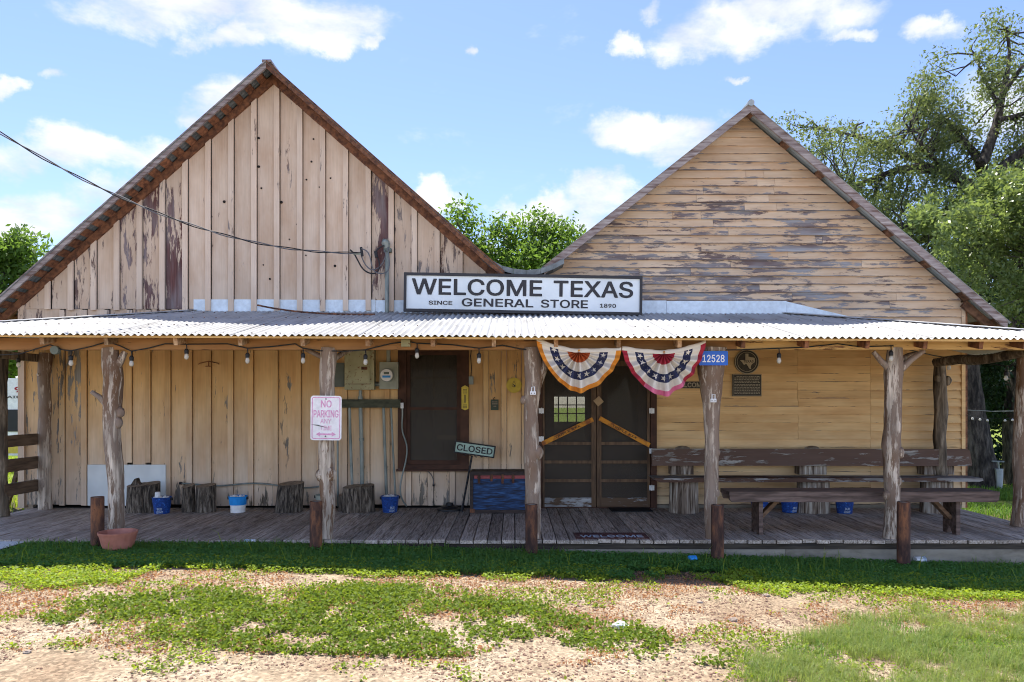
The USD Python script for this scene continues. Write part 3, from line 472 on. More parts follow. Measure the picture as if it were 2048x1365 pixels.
# ------------------------------------------------------------------ right building: clapboards
XB, ZB, SB = 3.18, 5.39, (0.788, 0.847)
def zr_(x): return ZB - (SB[0] * (XB - x) if x < XB else SB[1] * (x - XB))
right = thing('store_building', 'right gabled store building of flaking tan clapboards with the screen doors', 'building', (XB, 0, 0))
DX0, DX1, DZ = X_(1072, 0), X_(1312, 0), 2.17
EXPO = 0.1122
z, row = 0.045, 0
while z < ZB - 0.02:
    z1 = z + EXPO * (1 if z < 5.0 else 0.72)
    def lim(zz): return max(WM, XB - (ZB - zz) / SB[0]), min(WR - 0.03, XB + (ZB - zz) / SB[1])
    (a0, b0), (a1, b1) = lim(z), lim(min(z1, ZB))
    if z < DZ: a0 = a1 = DX1 + 0.002
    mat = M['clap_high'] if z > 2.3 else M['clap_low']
    cuts = sorted(random.uniform(a0 + 0.6, b0 - 0.6) for _ in range(2)) if z > 2.3 and b0 - a0 > 2.0 else ([X_(1594, 0) + random.choice((0, 0, 0.01)), X_(1740, 0)] if z < 2.3 and row % 4 != 3 else [X_(1740, 0)] if z < 2.3 else [])
    cs = [None] + [c for c in cuts] + [None]
    for i in range(len(cs) - 1):
        p0, p1 = (a0, a1) if cs[i] is None else (cs[i] + 0.0015, cs[i] + 0.0015)
        q0, q1 = (b0, b1) if cs[i + 1] is None else (cs[i + 1] - 0.0015, cs[i + 1] - 0.0015)
        if q0 - p0 < 0.02: continue
        if q1 < p1: q1 = p1 = min(max(p1, q1), q0)
        yb, zj = -0.027 - random.uniform(0, 0.004), random.uniform(-0.003, 0.003)
        v = [(p0, yb, z + zj), (q0, yb, z + zj), (q1, -0.004, z1 + 0.012), (p1, -0.004, z1 + 0.012), (p0, 0.0, z + zj), (q0, 0.0, z + zj), (q1, 0.0, z1 + 0.012), (p1, 0.0, z1 + 0.012)]
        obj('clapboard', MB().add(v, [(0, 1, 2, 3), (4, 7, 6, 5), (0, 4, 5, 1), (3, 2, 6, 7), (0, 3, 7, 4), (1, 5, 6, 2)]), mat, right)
    z = z1; row += 1
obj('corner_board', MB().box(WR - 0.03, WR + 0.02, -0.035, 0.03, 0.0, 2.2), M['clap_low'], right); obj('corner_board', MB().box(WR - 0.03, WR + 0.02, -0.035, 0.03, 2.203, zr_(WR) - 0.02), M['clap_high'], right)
obj('corner_board', MB().box(WR + 0.021, WR + 0.05, -0.03, 0.09, 0.0, zr_(WR)), M['rafter'], right)
obj('base_board', MB().box(DX1 + 0.002, WR - 0.031, -0.03, 0.0, -0.05, 0.04), M['concrete'], right)
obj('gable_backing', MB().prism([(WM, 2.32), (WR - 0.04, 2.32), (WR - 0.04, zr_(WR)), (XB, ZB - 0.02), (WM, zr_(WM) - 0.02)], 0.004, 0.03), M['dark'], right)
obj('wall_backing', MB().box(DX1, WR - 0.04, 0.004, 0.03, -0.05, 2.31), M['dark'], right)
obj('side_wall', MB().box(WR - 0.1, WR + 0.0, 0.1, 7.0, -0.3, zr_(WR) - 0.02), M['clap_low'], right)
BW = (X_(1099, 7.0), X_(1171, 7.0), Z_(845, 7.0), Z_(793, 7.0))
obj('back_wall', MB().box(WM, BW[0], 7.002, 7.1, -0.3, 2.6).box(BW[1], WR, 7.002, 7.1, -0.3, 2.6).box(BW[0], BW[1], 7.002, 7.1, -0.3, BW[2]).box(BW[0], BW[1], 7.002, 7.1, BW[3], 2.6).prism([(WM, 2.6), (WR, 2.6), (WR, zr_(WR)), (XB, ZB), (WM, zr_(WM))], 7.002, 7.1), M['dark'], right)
bw = MB()
for k in range(5): bw.box(BW[0] + k * (BW[1] - BW[0]) / 4 - 0.012, BW[0] + k * (BW[1] - BW[0]) / 4 + 0.012, 7.0, 7.03, BW[2], BW[3])
for k in range(4): bw.box(BW[0], BW[1], 7.001, 7.028, BW[2] + k * (BW[3] - BW[2]) / 3 - 0.012, BW[2] + k * (BW[3] - BW[2]) / 3 + 0.012)
obj('back_window', bw, M['dark'], right)
obj('floor', MB().box(WM + 0.031, WR - 0.101, 0.04, 7.0, -0.06, -0.004), M['dark'], right)
gable_roof(right, XB, ZB, SB[0], -1, 2.75, -0.28, None, 0.09, 0.53, 0.0, (0.005, 0.05), 0.066, (-0.05, 0.075), M['barge_weathered'], None, M['purlin_brown'], M['tin_grey'])
gable_roof(right, XB, ZB, SB[1], 1, 3.42, -0.28, None, 0.10, 0.52, 0.0, (0.008, 0.052), 0.066, (-0.055, 0.072), M['barge_weathered'], None, M['purlin_brown'], M['tin_grey'])
obj('ridge_cap', MB().tube([(XB, -0.30, ZB + 0.07), (XB, 7.3, ZB + 0.07)], 0.045, 10), M['tin_grey'], right)
obj('rafter_tail', MB().bar((WR - 0.05, -0.10, 2.80), (WR + 0.36, -0.10, 2.45), 0.05, 0.10), M['purlin_brown'], right)
# curved tin saddle in the valley between both roofs
sad = [(-0.445, 3.476), (-0.30, 3.355), (-0.15, 3.275), (0.0, 3.235), (0.18, 3.215), (0.36, 3.235), (0.53, 3.295), (0.68, 3.375)]
for i in range(0, 7):
    (xa_, za_), (xb_, zb_) = sad[i], sad[i + 1]
    obj('valley_flashing', MB().prism([(xa_, za_ - 0.07), (xb_ - 0.004, zb_ - 0.07), (xb_ - 0.004, zb_), (xa_, za_)], -0.312 - 0.004 * (i % 2), 2.5), M['tin_dark'], right)
obj('valley_board', MB().box(-0.32, 0.5, -0.05, -0.028, 2.7, 3.15), M['rafter'], right)

# doors
obj('door_frame', MB().box(DX0, DX0 + 0.085, -0.06, 0.03, 0.0, DZ).box(DX1 - 0.085, DX1, -0.06, 0.03, 0.0, DZ).box(DX0 + 0.085, DX1 - 0.085, -0.06, 0.03, 2.03, DZ).box(DX0 + 0.085, DX1 - 0.085, -0.05, 0.03, 0.0, 0.012), M['brown'], right)
ZT = 2.02
for k, (a, bq, s0, s1) in enumerate(((1085.2, 1191.5, 1089, 1182), (1193, 1298.5, 1202, 1293))):
    a, bq, s0, s1 = (X_(q, 0) for q in (a, bq, s0, s1))
    d = obj('screen_door', MB().box(a, s0, -0.05, -0.015, 0.015, ZT).box(s1, bq, -0.05, -0.015, 0.015, ZT), M['door_wood'], right, label=('left' if k == 0 else 'right') + ' leaf of the double screen doors')
    for p0, p1 in ((890, 884), (927, 921), (964, 958)): obj('rail', MB().box(s0, s1, -0.046, -0.018, Z_(p0, 0), Z_(p1, 0)), M['door_wood'], d)
    obj('top_rail', MB().box(s0, s1, -0.046, -0.018, Z_(733, 0), ZT), M['door_wood'], d)
    obj('kick_rail', MB().box(s0, s1, -0.047, -0.018, 0.016, Z_(995, 0)), M['door_worn'], d)
    obj('screen', MB().box(s0, s1, -0.03, -0.0285, Z_(995, 0), Z_(733, 0)), M['door_screen'], d)
    hx = a - 0.02 if k == 0 else bq + 0.022
    for py in ((822, 878) if k == 0 else (822, 902, 975)):
        obj('hinge', MB().box(hx - 0.035, hx + 0.035, -0.068, -0.0602, Z_(py + 5, 0), Z_(py - 5, 0)).box(hx - 0.005, hx + 0.005, -0.075, -0.068, Z_(py + 6, 0), Z_(py - 6, 0)), M['white'], d)
    e0, e1 = (P_(1084, 888, -0.065), P_(1186, 839, -0.065)) if k == 0 else (P_(1199, 837, -0.065), P_(1299, 891, -0.065))
    pb = obj('push_bar', MB().bar(e0, e1, 0.02, 0.062), M['gold_bar'], d, label='orange push bar lettered TRIPLE XXX')
    ang = math.degrees(math.atan2(e1[2] - e0[2], e1[0] - e0[0])); mx, mz = (e0[0] + e1[0]) / 2, (e0[2] + e1[2]) / 2
    obj('lettering', letters('TRIPLE XXX', mx - 0.19, mx + 0.19, mz - 0.016, mz + 0.016, -0.0755, 0.002, True, (mx, mz), ang), M['trunk_dark'], pb)
    # inner glazed door
    g = obj('inner_door', MB().box(a, a + 0.16, 0.05, 0.09, 0.0, ZT).box(bq - 0.14, bq, 0.05, 0.09, 0.0, ZT).box(a + 0.16, bq - 0.14, 0.05, 0.09, 0.0, 0.93).box(a + 0.16, bq - 0.14, 0.05, 0.09, 1.85, ZT), M['brown'], right)
    obj('pane', MB().box(a + 0.16, bq - 0.14, 0.068, 0.072, 0.93, 1.85), M['glass'], g)

# ------------------------------------------------------------------ porch: deck, posts, beams, roof
porch = thing('porch', 'long timber porch with log posts and white corrugated tin roof across both fronts', 'porch', (0, -2.3, 0))
HL, HR, YE = -4.40, 3.75, -2.60
def zp(x, y): return 2.685 - 0.0045 * x + 0.218 * y
def ridge_y(x): return -max(0.0, HL - x, x - HR)
x = -6.6
while x < 6.02:
    wd = random.uniform(0.128, 0.139); y0 = -2.35 + random.uniform(-0.018, 0.03); dz = random.uniform(-0.004, 0.002)
    obj('deck_board', MB().box(x, min(x + wd, 6.08), y0, -0.05 if x < DX0 - 0.2 or x > DX1 else -0.052, -0.035 + dz, dz), M['deck'], porch); x += wd + random.uniform(0.008, 0.013)
obj('rim_joist', MB().box(-6.55, 6.03, -2.325, -2.285, -0.10, -0.0385), M['joist'], porch)
obj('ledger_joist', MB().box(-6.55, 6.03, -0.2, -0.06, -0.20, -0.04), M['log_dark'], porch)
for x0, x1 in ((-6.5, -0.5), (-0.497, 2.86), (2.863, 6.03)):
    obj('footing', MB().box(x0, x1, -2.335, -2.18, -0.5, -0.1005), M['concrete'], porch, label='stained concrete footing under the porch edge')
# roof sheets
PER = 0.0727
def sheet(x0, x1, lift):
    xs = np.arange(x0, x1 + 1e-6, PER / 6); top = np.array([ridge_y(q) for q in xs]) + np.where((xs > HL) & (xs < HR), 0.0, 0.0)
    v, f, k = [], [], len(xs)
    for s_ in (0, 0.5, 1):
        for q, t in zip(xs, top):
            y = min(t - 0.03, -0.03) * (1 - s_) + YE * s_
            v.append((q, y, zp(q, y) + 0.012 * math.cos(q / PER * 2 * PI) + lift))
    f = [(r * k + i, r * k + k + i, r * k + k + i + 1, r * k + i + 1) for r in range(2) for i in range(k - 1)]
    return MB().add(v, f)
x = -6.85; k = 0
while x < 6.1:
    n_ = 9 * PER; obj('roof_sheet', sheet(x, min(x + n_ + PER * 0.5, 6.2), 0.005 * (k % 2)), M['tin_white'], porch); x += n_; k += 1
def side_sheet(s):
    """The hipped end: the plane that falls sideways."""
    x0 = HR if s > 0 else HL; ys = np.arange(YE, 0.0, PER / 6); v = []
    for far in (0, 1):
        for y in ys:
            d = 2.6 if far else -y
            v.append((x0 + s * d, y, 2.685 - 0.0045 * x0 - 0.218 * d + 0.0105 * math.cos(y / PER * 2 * PI)))
    k = len(ys); return MB().add(v, [(i, i + 1, k + i + 1, k + i) for i in range(k - 1)])
for s in (-1, 1): obj('roof_sheet', side_sheet(s), M['tin_white'], porch)
for s, x0 in ((-1, HL), (1, HR)):
    a = np.array((x0, 0.0, zp(x0, 0) + 0.028)); c = np.array((x0 + s * 2.62, -2.62, zp(x0 + s * 2.62, -2.62) + 0.03))
    side = np.array((s * 0.075, 0.075, -0.012)); o2 = np.array((-s * 0.075, -0.075, -0.014))
    b = MB(); up = np.array((0, 0, 0.006)); b.add([a + side, c + side, c, a, a + o2, c + o2, a + side - up, c + side - up, c - up, a - up, a + o2 - up, c + o2 - up], [(0, 1, 2, 3), (3, 2, 5, 4), (6, 9, 8, 7), (9, 10, 11, 8), (4, 5, 11, 10), (0, 6, 7, 1)])
    obj('hip_cap', b, M['tin_white'], porch)
nb = MB()
for yy in (-2.52, -1.75, -0.95, -0.3):
    for i, q in enumerate(np.arange(-6.6, 6.0, PER * 2)):
        q = round(q / PER) * PER
        if yy < ridge_y(q) - 0.1 and random.random() < 0.8: nb.box(q - 0.006, q + 0.006, yy - 0.008, yy + 0.008, zp(q, yy) + 0.0105, zp(q, yy) + 0.018)
obj('roof_nail', nb, M['rust'], porch, kind='stuff')
for y0 in (-2.56, -1.8, -1.0, -0.25):
    xa_ = HL + y0 + 0.1 if True else 0; xb_ = HR - y0 - 0.1
    b = MB(); b.bar((max(xa_, -6.8), y0 + 0.04, zp(xa_, y0 + 0.04) - 0.023), (min(xb_, 6.15), y0 + 0.04, zp(xb_, y0 + 0.04) - 0.023), 0.085, 0.022, (0, -0.218, 1))
    obj('purlin', b, M['beam_bounce_purlin'], porch)
for p in (-40, 88, 214, 354, 482, 607, 736, 866, 988, 1112, 1237, 1358, 1486, 1611, 1734, 1850, 1961, 2046):
    q = X_(p, -2.46); y1 = ridge_y(q) - 0.02
    obj('rafter', MB().bar((q, -2.47 - random.uniform(0, 0.03), zp(q, -2.47) - 0.08), (q, min(y1, -0.06), zp(q, min(y1, -0.06)) - 0.08), 0.042, 0.088), M['rafter'] if p > 1450 else M['rafter_tail'], porch)
YB = -2.24
for x0, x1, m in ((-6.55, X_(1032, YB), 'beam'), (X_(1032, YB) + 0.003, X_(1470, YB), 'beam'), (X_(1470, YB) + 0.003, 6.05, 'beam_bounce_purlin')):  # rightmost length paler: ground bounce painted into its colour
    obj('header_beam', MB().box(x0, x1, YB - 0.045, YB + 0.045, 2.008, 2.132), M[m], porch)
obj('side_beam', MB().box(-6.52, -6.42, YB + 0.05, -0.06, 2.0, 2.1), M['log_dark'], porch)
hb = MB(); pts = [P_(2110, 700, -2.1), P_(2048, 712, -1.6), P_(1960, 716, -1.0), P_(1872, 727, -0.3)]
hb.tube([np.array(pts[0]) * (1 - t) + np.array(pts[3]) * t + np.array((0, 0, 0.02 * math.sin(9 * t))) for t in np.linspace(0, 1, 14)], 0.06, 10, 5, 0.25)
obj('side_beam', hb, M['log_dark'], porch, smooth=True)

def log_post(x, y, z0, z1, prof, seed, mat, lean=0.0, knobs=(), stubs=(), label=None, rough=0.16):
    """prof: (height fraction, radius)."""
    zz = np.arange(z0, z1, 0.05); zz = np.r_[zz, z1]; fr = (zz - z0) / (z1 - z0)
    r = np.interp(fr, *zip(*prof)); rs = np.random.default_rng(seed)
    ox = np.interp(fr, np.linspace(0, 1, 7), rs.uniform(-0.016, 0.016, 7)) + lean * (fr - 0.5); oy = np.interp(fr, np.linspace(0, 1, 7), rs.uniform(-0.012, 0.012, 7))
    b = MB(); b.tube(np.stack([x + ox, y + oy, zz], 1), r, 16, seed, rough)
    for kx, kz, kr in knobs:
        s_ = trimesh.creation.icosphere(2, 1.0); v = np.array(s_.vertices); v = v * (1 + 0.5 * (meshkit.fbm(v * 1.6 + seed, 3, seed)[:, None] - 0.5)) * (kr, kr * 0.8, kr * 1.3) + (x + kx, y - 0.03, kz); b.add(v, s_.faces)
    p = obj('log_post', b, mat, porch, label=label, smooth=60)
    for pts, rr in stubs:
        pts = np.array(pts, float); t = np.linspace(0, 1, 7); q = np.stack([np.interp(t, np.linspace(0, 1, len(pts)), pts[:, i]) for i in range(3)], 1)
        obj('branch', MB().tube(q, np.linspace(rr, rr * 0.62, 7), 9, seed + 1, 0.2), mat, p, smooth=60)
    return p
XP = lambda px: X_(px, YB)
log_post(XP(228), YB, 0.0, 2.03, ((0, .085), (.25, .078), (.6, .088), (.9, .10), (1, .075)), 11, M['log'], -0.06, ((0.085, Z_(825, YB), 0.045), (0.06, Z_(845, YB), 0.05), (-0.07, Z_(835, YB), 0.03)), [([P_(210, 806, YB), P_(198, 794, YB - .03), P_(182, 784, YB - .05)], 0.034), ([P_(228, 745, YB), P_(240, 722, YB - .02), P_(250, 704, YB)], 0.05), ([P_(216, 745, YB), P_(210, 720, YB - .01), P_(207, 702, YB)], 0.045)], 'grey log post with forked top and a short broken branch')
log_post(XP(655), YB, 0.0, 2.03, ((0, .07), (.2, .075), (.4, .085), (.6, .075), (1, .085)), 12, M['log'], 0.02, ((-0.07, Z_(950, YB), 0.05), (0.04, Z_(948, YB), 0.06), (0.06, Z_(745, YB), 0.03)), [([P_(662, 722, YB), P_(690, 704, YB + .2), P_(705, 700, YB + .3)], 0.035), ([P_(645, 715, YB), P_(620, 703, YB + .1), P_(606, 698, YB + .15)], 0.03)], 'grey log post that carries the no parking sign')
log_post(XP(1064), YB, 0.0, 2.03, ((0, .085), (.25, .082), (.45, .088), (.55, .075), (.8, .085), (1, .10)), 13, M['log'], 0.0, ((0.05, Z_(905, YB), 0.07), (-0.09, Z_(800, YB), 0.035), (0.03, Z_(985, YB), 0.05)), [([P_(1072, 775, YB), P_(1083, 745, YB - .01), P_(1096, 712, YB), P_(1100, 702, YB)], 0.06)], 'grey log post beside the chest, forking at its top')
log_post(XP(1422), YB, 0.0, 2.03, ((0, .068), (.3, .072), (.55, .075), (.68, .092), (.8, .118), (.9, .148), (1, .155)), 14, M['log'], 0.0, ((0.06, Z_(905, YB), 0.03), (0.045, Z_(985, YB), 0.04)), (), 'pale log post flaring widely under the blue number plate')
log_post(XP(1786), YB, 0.0, 2.03, ((0, .088), (.3, .075), (.5, .09), (.75, .085), (.88, .09), (1, .075)), 15, M['log'], 0.04, ((0.05, Z_(905, YB), 0.05), (-0.08, Z_(990, YB), 0.04), (0.03, Z_(962, YB), 0.045), (-0.03, Z_(835, YB), 0.03)), [([P_(1778, 738, YB), P_(1762, 722, YB - .01), P_(1747, 704, YB)], 0.04), ([P_(1802, 738, YB), P_(1822, 720, YB - .01), P_(1848, 702, YB)], 0.042), ([P_(1800, 722, YB + .02), P_(1815, 712, YB + .15), P_(1830, 708, YB + .3)], 0.035)], 'log post in front of the benches with two propping branches')
log_post(X_(90, -0.14), -0.14, 0.0, 2.12, ((0, .085), (.3, .08), (.8, .075), (1, .085)), 16, M['log'], 0.0, ((0.0, Z_(770, -0.14), 0.05),), [([P_(92, 747, -0.14), P_(80, 749, -0.2), P_(75, 750, -0.24)], 0.03)], 'log post against the left corner of the wall')
log_post(X_(2, -0.77), -0.77, 0.0, 2.06, ((0, .085), (.5, .075), (1, .08)), 17, M['log_dark'], 0.0, (), (), 'dark log post at the left end of the railing')
log_post(X_(1881, -0.22), -0.22, 0.0, 2.0, ((0, .08), (.5, .078), (.8, .085), (1, .07)), 18, M['log_dark'], -0.02, ((0.08, Z_(762, -0.22), 0.05), (-0.05, Z_(758, -0.22), 0.045)), (), 'knotty dark log post behind the right end of the bench')
log_post(X_(2045, -1.5), -1.5, 0.0, 2.05, ((0, .11), (.3, .085), (.6, .08), (1, .075)), 19, M['log'], 0.03, (), (), 'log post at the right edge of the deck')
# railing of three boards at the left end
for i, (p0, p1) in enumerate(((867, 889), (912, 936), (958, 981))):
    z0, z1 = Z_(p1, -0.14), Z_(p0, -0.14)
    obj('rail_board', MB().bar((-6.47, -0.80, (z0 + z1) / 2 - 0.005), (-6.43, -0.20, (z0 + z1) / 2), 0.04, z1 - z0), M['rail'], porch)
# flashing at the foot of the gables
fl = [HL, -3.2, -1.9, -0.6, 0.8, 2.1, HR]
for i in range(6):
    for_left = fl[i + 1] <= 0.3
    y1 = -0.0265 if for_left else -0.032
    h = 0.16 if for_left else 0.165
    obj('flashing', MB().box(fl[i] + 0.002, fl[i + 1] - 0.002, -0.045 if not for_left else -0.030, y1, zp(fl[i], 0) - 0.05, zp(fl[i], 0) + h), M['flash'], porch)
obj('flashing', MB().prism([(HR, zp(HR, 0) - 0.2), (HR + 0.9, zp(HR, 0) - 0.24), (HR + 0.9, zp(HR, 0) - 0.05), (HR, zp(HR, 0) + 0.165)], -0.045, -0.032), M['flash'], porch)
obj('joint_box', MB().box(X_(803, -2.3), X_(821, -2.3), -2.33, -2.286, Z_(694, -2.3), Z_(680, -2.3)), M['panel_box'], porch, label='cream electrical box on the header beam')
obj('joint_box', MB().disc_y(X_(112, -2.3), -2.287, Z_(701, -2.3), 0.045, 0.045, 16), M['dark_box'], porch, label='round dark electrical box at the left end of the beam')

# ------------------------------------------------------------------ the big sign
YS = -0.35
s0x, s1x, s0z, s1z = X_(808, YS), X_(1284, YS), Z_(627.5, YS), Z_(549.5, YS); sc_ = ((s0x + s1x) / 2, (s0z + s1z) / 2); TILT = -0.95
sg = thing('store_sign', 'long white WELCOME TEXAS GENERAL STORE sign in dark frame on porch roof', 'sign', (sc_[0], YS, s0z))
def tilt(b): return rot_xz(b, sc_, TILT)
obj('face', tilt(MB().box(s0x + 0.03, s1x - 0.03, YS - 0.012, YS + 0.02, s0z + 0.03, s1z - 0.03)), M['sign_white'], sg)
obj('frame', tilt(MB().box(s0x, s1x, YS - 0.03, YS + 0.03, s0z, s0z + 0.038).box(s0x, s1x, YS - 0.03, YS + 0.03, s1z - 0.038, s1z).box(s0x, s0x + 0.034, YS - 0.0295, YS + 0.03, s0z + 0.038, s1z - 0.038).box(s1x - 0.034, s1x, YS - 0.0295, YS + 0.03, s0z + 0.038, s1z - 0.038)), M['ink'], sg)
def sign_text(t, p0, p1, q0, q1, bold):     # q: pixels in the untilted sign
    obj('lettering', letters(t, X_(p0, YS), X_(p1, YS), Z_(q1, YS), Z_(q0, YS), YS - 0.0125, 0.004, bold, sc_, TILT), M['ink'], sg)
sign_text('WELCOME', 824, 1084, 560.5, 593.5, True); sign_text('TEXAS', 1107, 1266, 560.5, 593.5, True)
sign_text('GENERAL', 924, 1067, 599, 615.5, True); sign_text('STORE', 1082, 1176, 599, 615.5, True); sign_text('SINCE', 858, 905, 605, 613, True); sign_text('1890', 1200, 1232, 605.5, 613.5, True)
for sx in (s0x + 0.4, s1x - 0.4): obj('prop', MB().bar((sx, YS + 0.035, s1z - 0.1), (sx, -0.05, s1z - 0.1), 0.03, 0.03), M['black'], sg)

# ------------------------------------------------------------------ service mast, drop cable
ms = thing('service_mast', 'grey electric service mast with weatherhead on the left gable', 'service mast', (X_(774, -0.1), -0.1, 2.7))
obj('pipe', MB().tube([P_(774, 632, -0.1), P_(774, 492, -0.1)], 0.028, 12), M['conduit'], ms, smooth=60)
obj('weatherhead', MB().tube([P_(774, 497, -0.1), P_(773, 490, -0.11), P_(770, 484, -0.13), P_(768, 482, -0.17)], [0.04, 0.052, 0.055, 0.03], 12), M['conduit'], ms, smooth=60)
obj('strap', MB().box(X_(768, -0.1), X_(783, -0.1), -0.135, -0.05, Z_(505, -0.1), Z_(498, -0.1)), M['dark_box'], ms)
def spline(pts, n=40):
    from scipy.interpolate import CubicSpline
    p = np.array(pts, float); t = np.r_[0, np.cumsum(np.linalg.norm(np.diff(p, axis=0), axis=1))]; return CubicSpline(t, p)(np.linspace(0, t[-1], n))
A_, B_ = np.array(P_(-160, 160, -2.6)), np.array(P_(722, 506, -0.16)); t = np.linspace(0, 1, 50)[:, None]
drop = A_ * (1 - t) + B_ * t - np.array((0, 0, 1)) * 0.47 * 4 * t * (1 - t)
cb = thing('service_cable', 'twisted black service drop cable sagging across the left gable', 'cable', tuple(B_))
w1 = drop + 0.011 * np.stack([np.cos(30 * t[:, 0] * 9), 0 * t[:, 0], np.sin(30 * t[:, 0] * 9)], 1); w2 = drop - (w1 - drop)
obj('wire', MB().tube(w1, 0.007, 6), M['cable'], cb, smooth=True); obj('wire', MB().tube(w2, 0.007, 6), M['cable_grey'], cb, smooth=True)
Yc = -0.16
obj('wire', MB().tube(spline([P_(700, 500, Yc), P_(715, 520, Yc), P_(735, 545, Yc), P_(752, 546, Yc), P_(757, 520, Yc), P_(752, 505, Yc), P_(760, 495, Yc), P_(768, 492, Yc)]), 0.010, 6), M['cable'], cb, smooth=True)
obj('wire', MB().tube(spline([P_(722, 498, Yc), P_(728, 525, Yc), P_(745, 540, Yc), P_(764, 528, Yc), P_(768, 500, Yc)]), 0.008, 6), M['cable_grey'], cb, smooth=True)
obj('wire', MB().tube(spline([P_(722, 498, Yc - .02), P_(740, 515, Yc - .02), P_(752, 545, Yc - .02), P_(772, 545, Yc - .02), P_(779, 525, Yc - .02), P_(776, 495, Yc)]), 0.008, 6), M['cable_grey'], cb, smooth=True)
obj('connector', MB().tube([P_(722, 495, Yc - .01), P_(725, 513, Yc - .01)], 0.018, 8), M['black'], cb); obj('connector', MB().tube([P_(751, 503, Yc - .01), P_(753, 515, Yc - .01)], 0.022, 8), M['black'], cb)
obj('insulator', MB().tube([P_(706, 508, Yc), P_(722, 508, Yc)], 0.016, 8), M['grey_box'], cb)

# ------------------------------------------------------------------ string lights
YW = -2.31
sl = thing('string_lights', 'black festoon cable with clear bulbs hung along the porch beam', 'string lights', (0, YW, 2.0), None)
path = [(-30, 712), (40, 708), (100, 690), (125, 700), (142, 702), (180, 694), (214, 684), (240, 692), (263, 703), (300, 696), (330, 688), (373, 689), (455, 688), (495, 697), (550, 693), (590, 688), (606, 697), (640, 702), (690, 703), (731, 700), (780, 688), (815, 683), (834, 687), (905, 690), (958, 697), (985, 694), (1005, 691), (1040, 698), (1067, 702), (1110, 706), (1160, 704), (1240, 701), (1320, 707), (1400, 702), (1428, 701), (1480, 700), (1558, 697), (1610, 695), (1675, 688), (1720, 694), (1785, 692)]
wp = [P_(p, q, YW) for p, q in path] + [P_(1830, 703, -1.7), P_(1870, 712, -0.9), P_(1898, 716, -0.45), P_(1950, 722, -0.9), P_(2012, 733, -1.35), P_(2080, 725, -1.7)]
obj('wire', MB().tube(np.concatenate([np.linspace(wp[i], wp[i + 1], 4)[:3] for i in range(len(wp) - 1)]), 0.0065, 6), M['cable'], sl)
def bulb(px, py, Y, k=1.0):
    x, _, z = P_(px, py, Y)
    so = obj('socket', MB().tube([(x, Y, z), (x + 0.003, Y, z - 0.045)], 0.006, 6).lathe([(0.0, -0.10), (0.021, -0.10), (0.023, -0.065), (0.014, -0.05), (0.0, -0.042)], (x, Y, z), 12), M['black'], sl, smooth=50)
    obj('bulb', MB().lathe([(0.0, -0.162), (0.012, -0.159), (0.0215, -0.145), (0.023, -0.13), (0.019, -0.112), (0.014, -0.1005), (0, -0.1)], (x, Y, z), 14), M['bulb'], so, smooth=True)
for p, q in ((142, 702), (263, 703), (373, 689), (495, 697), (606, 697), (731, 700), (834, 687), (958, 697), (1067, 702), (1428, 701), (1558, 697), (1782, 693)): bulb(p, q, YW)
bulb(1898, 716, -0.45); bulb(2012, 735, -1.35); bulb(37, 708, -1.5)

fl_ = thing('fairy_lights', 'thin pale string of tiny bulbs across the yard by the oak trunks', 'string lights', P_(1985, 822, 1.5))
obj('wire', MB().tube([P_(1926, 820, 0.15), P_(1985, 823, 0.3), P_(2080, 822, 0.5)], 0.004, 6), M['conduit'], fl_)
fs_ = [P_(1926, 826, 0.3), P_(1945, 834, 1.6), P_(1975, 838, 2.6), P_(2010, 838, 2.4), P_(2080, 834, 2.2)]
obj('wire', MB().tube(fs_, 0.0035, 6), M['cable'], fl_)
for q in fs_[1:4] + [P_(1960, 836, 2.1), P_(2025, 837, 2.35)]: obj('bulb', MB().lathe([(0, -0.05), (0.018, -0.045), (0.02, -0.025), (0.008, -0.008), (0, -0.006)], q, 10), M['bulb'], fl_, smooth=True)

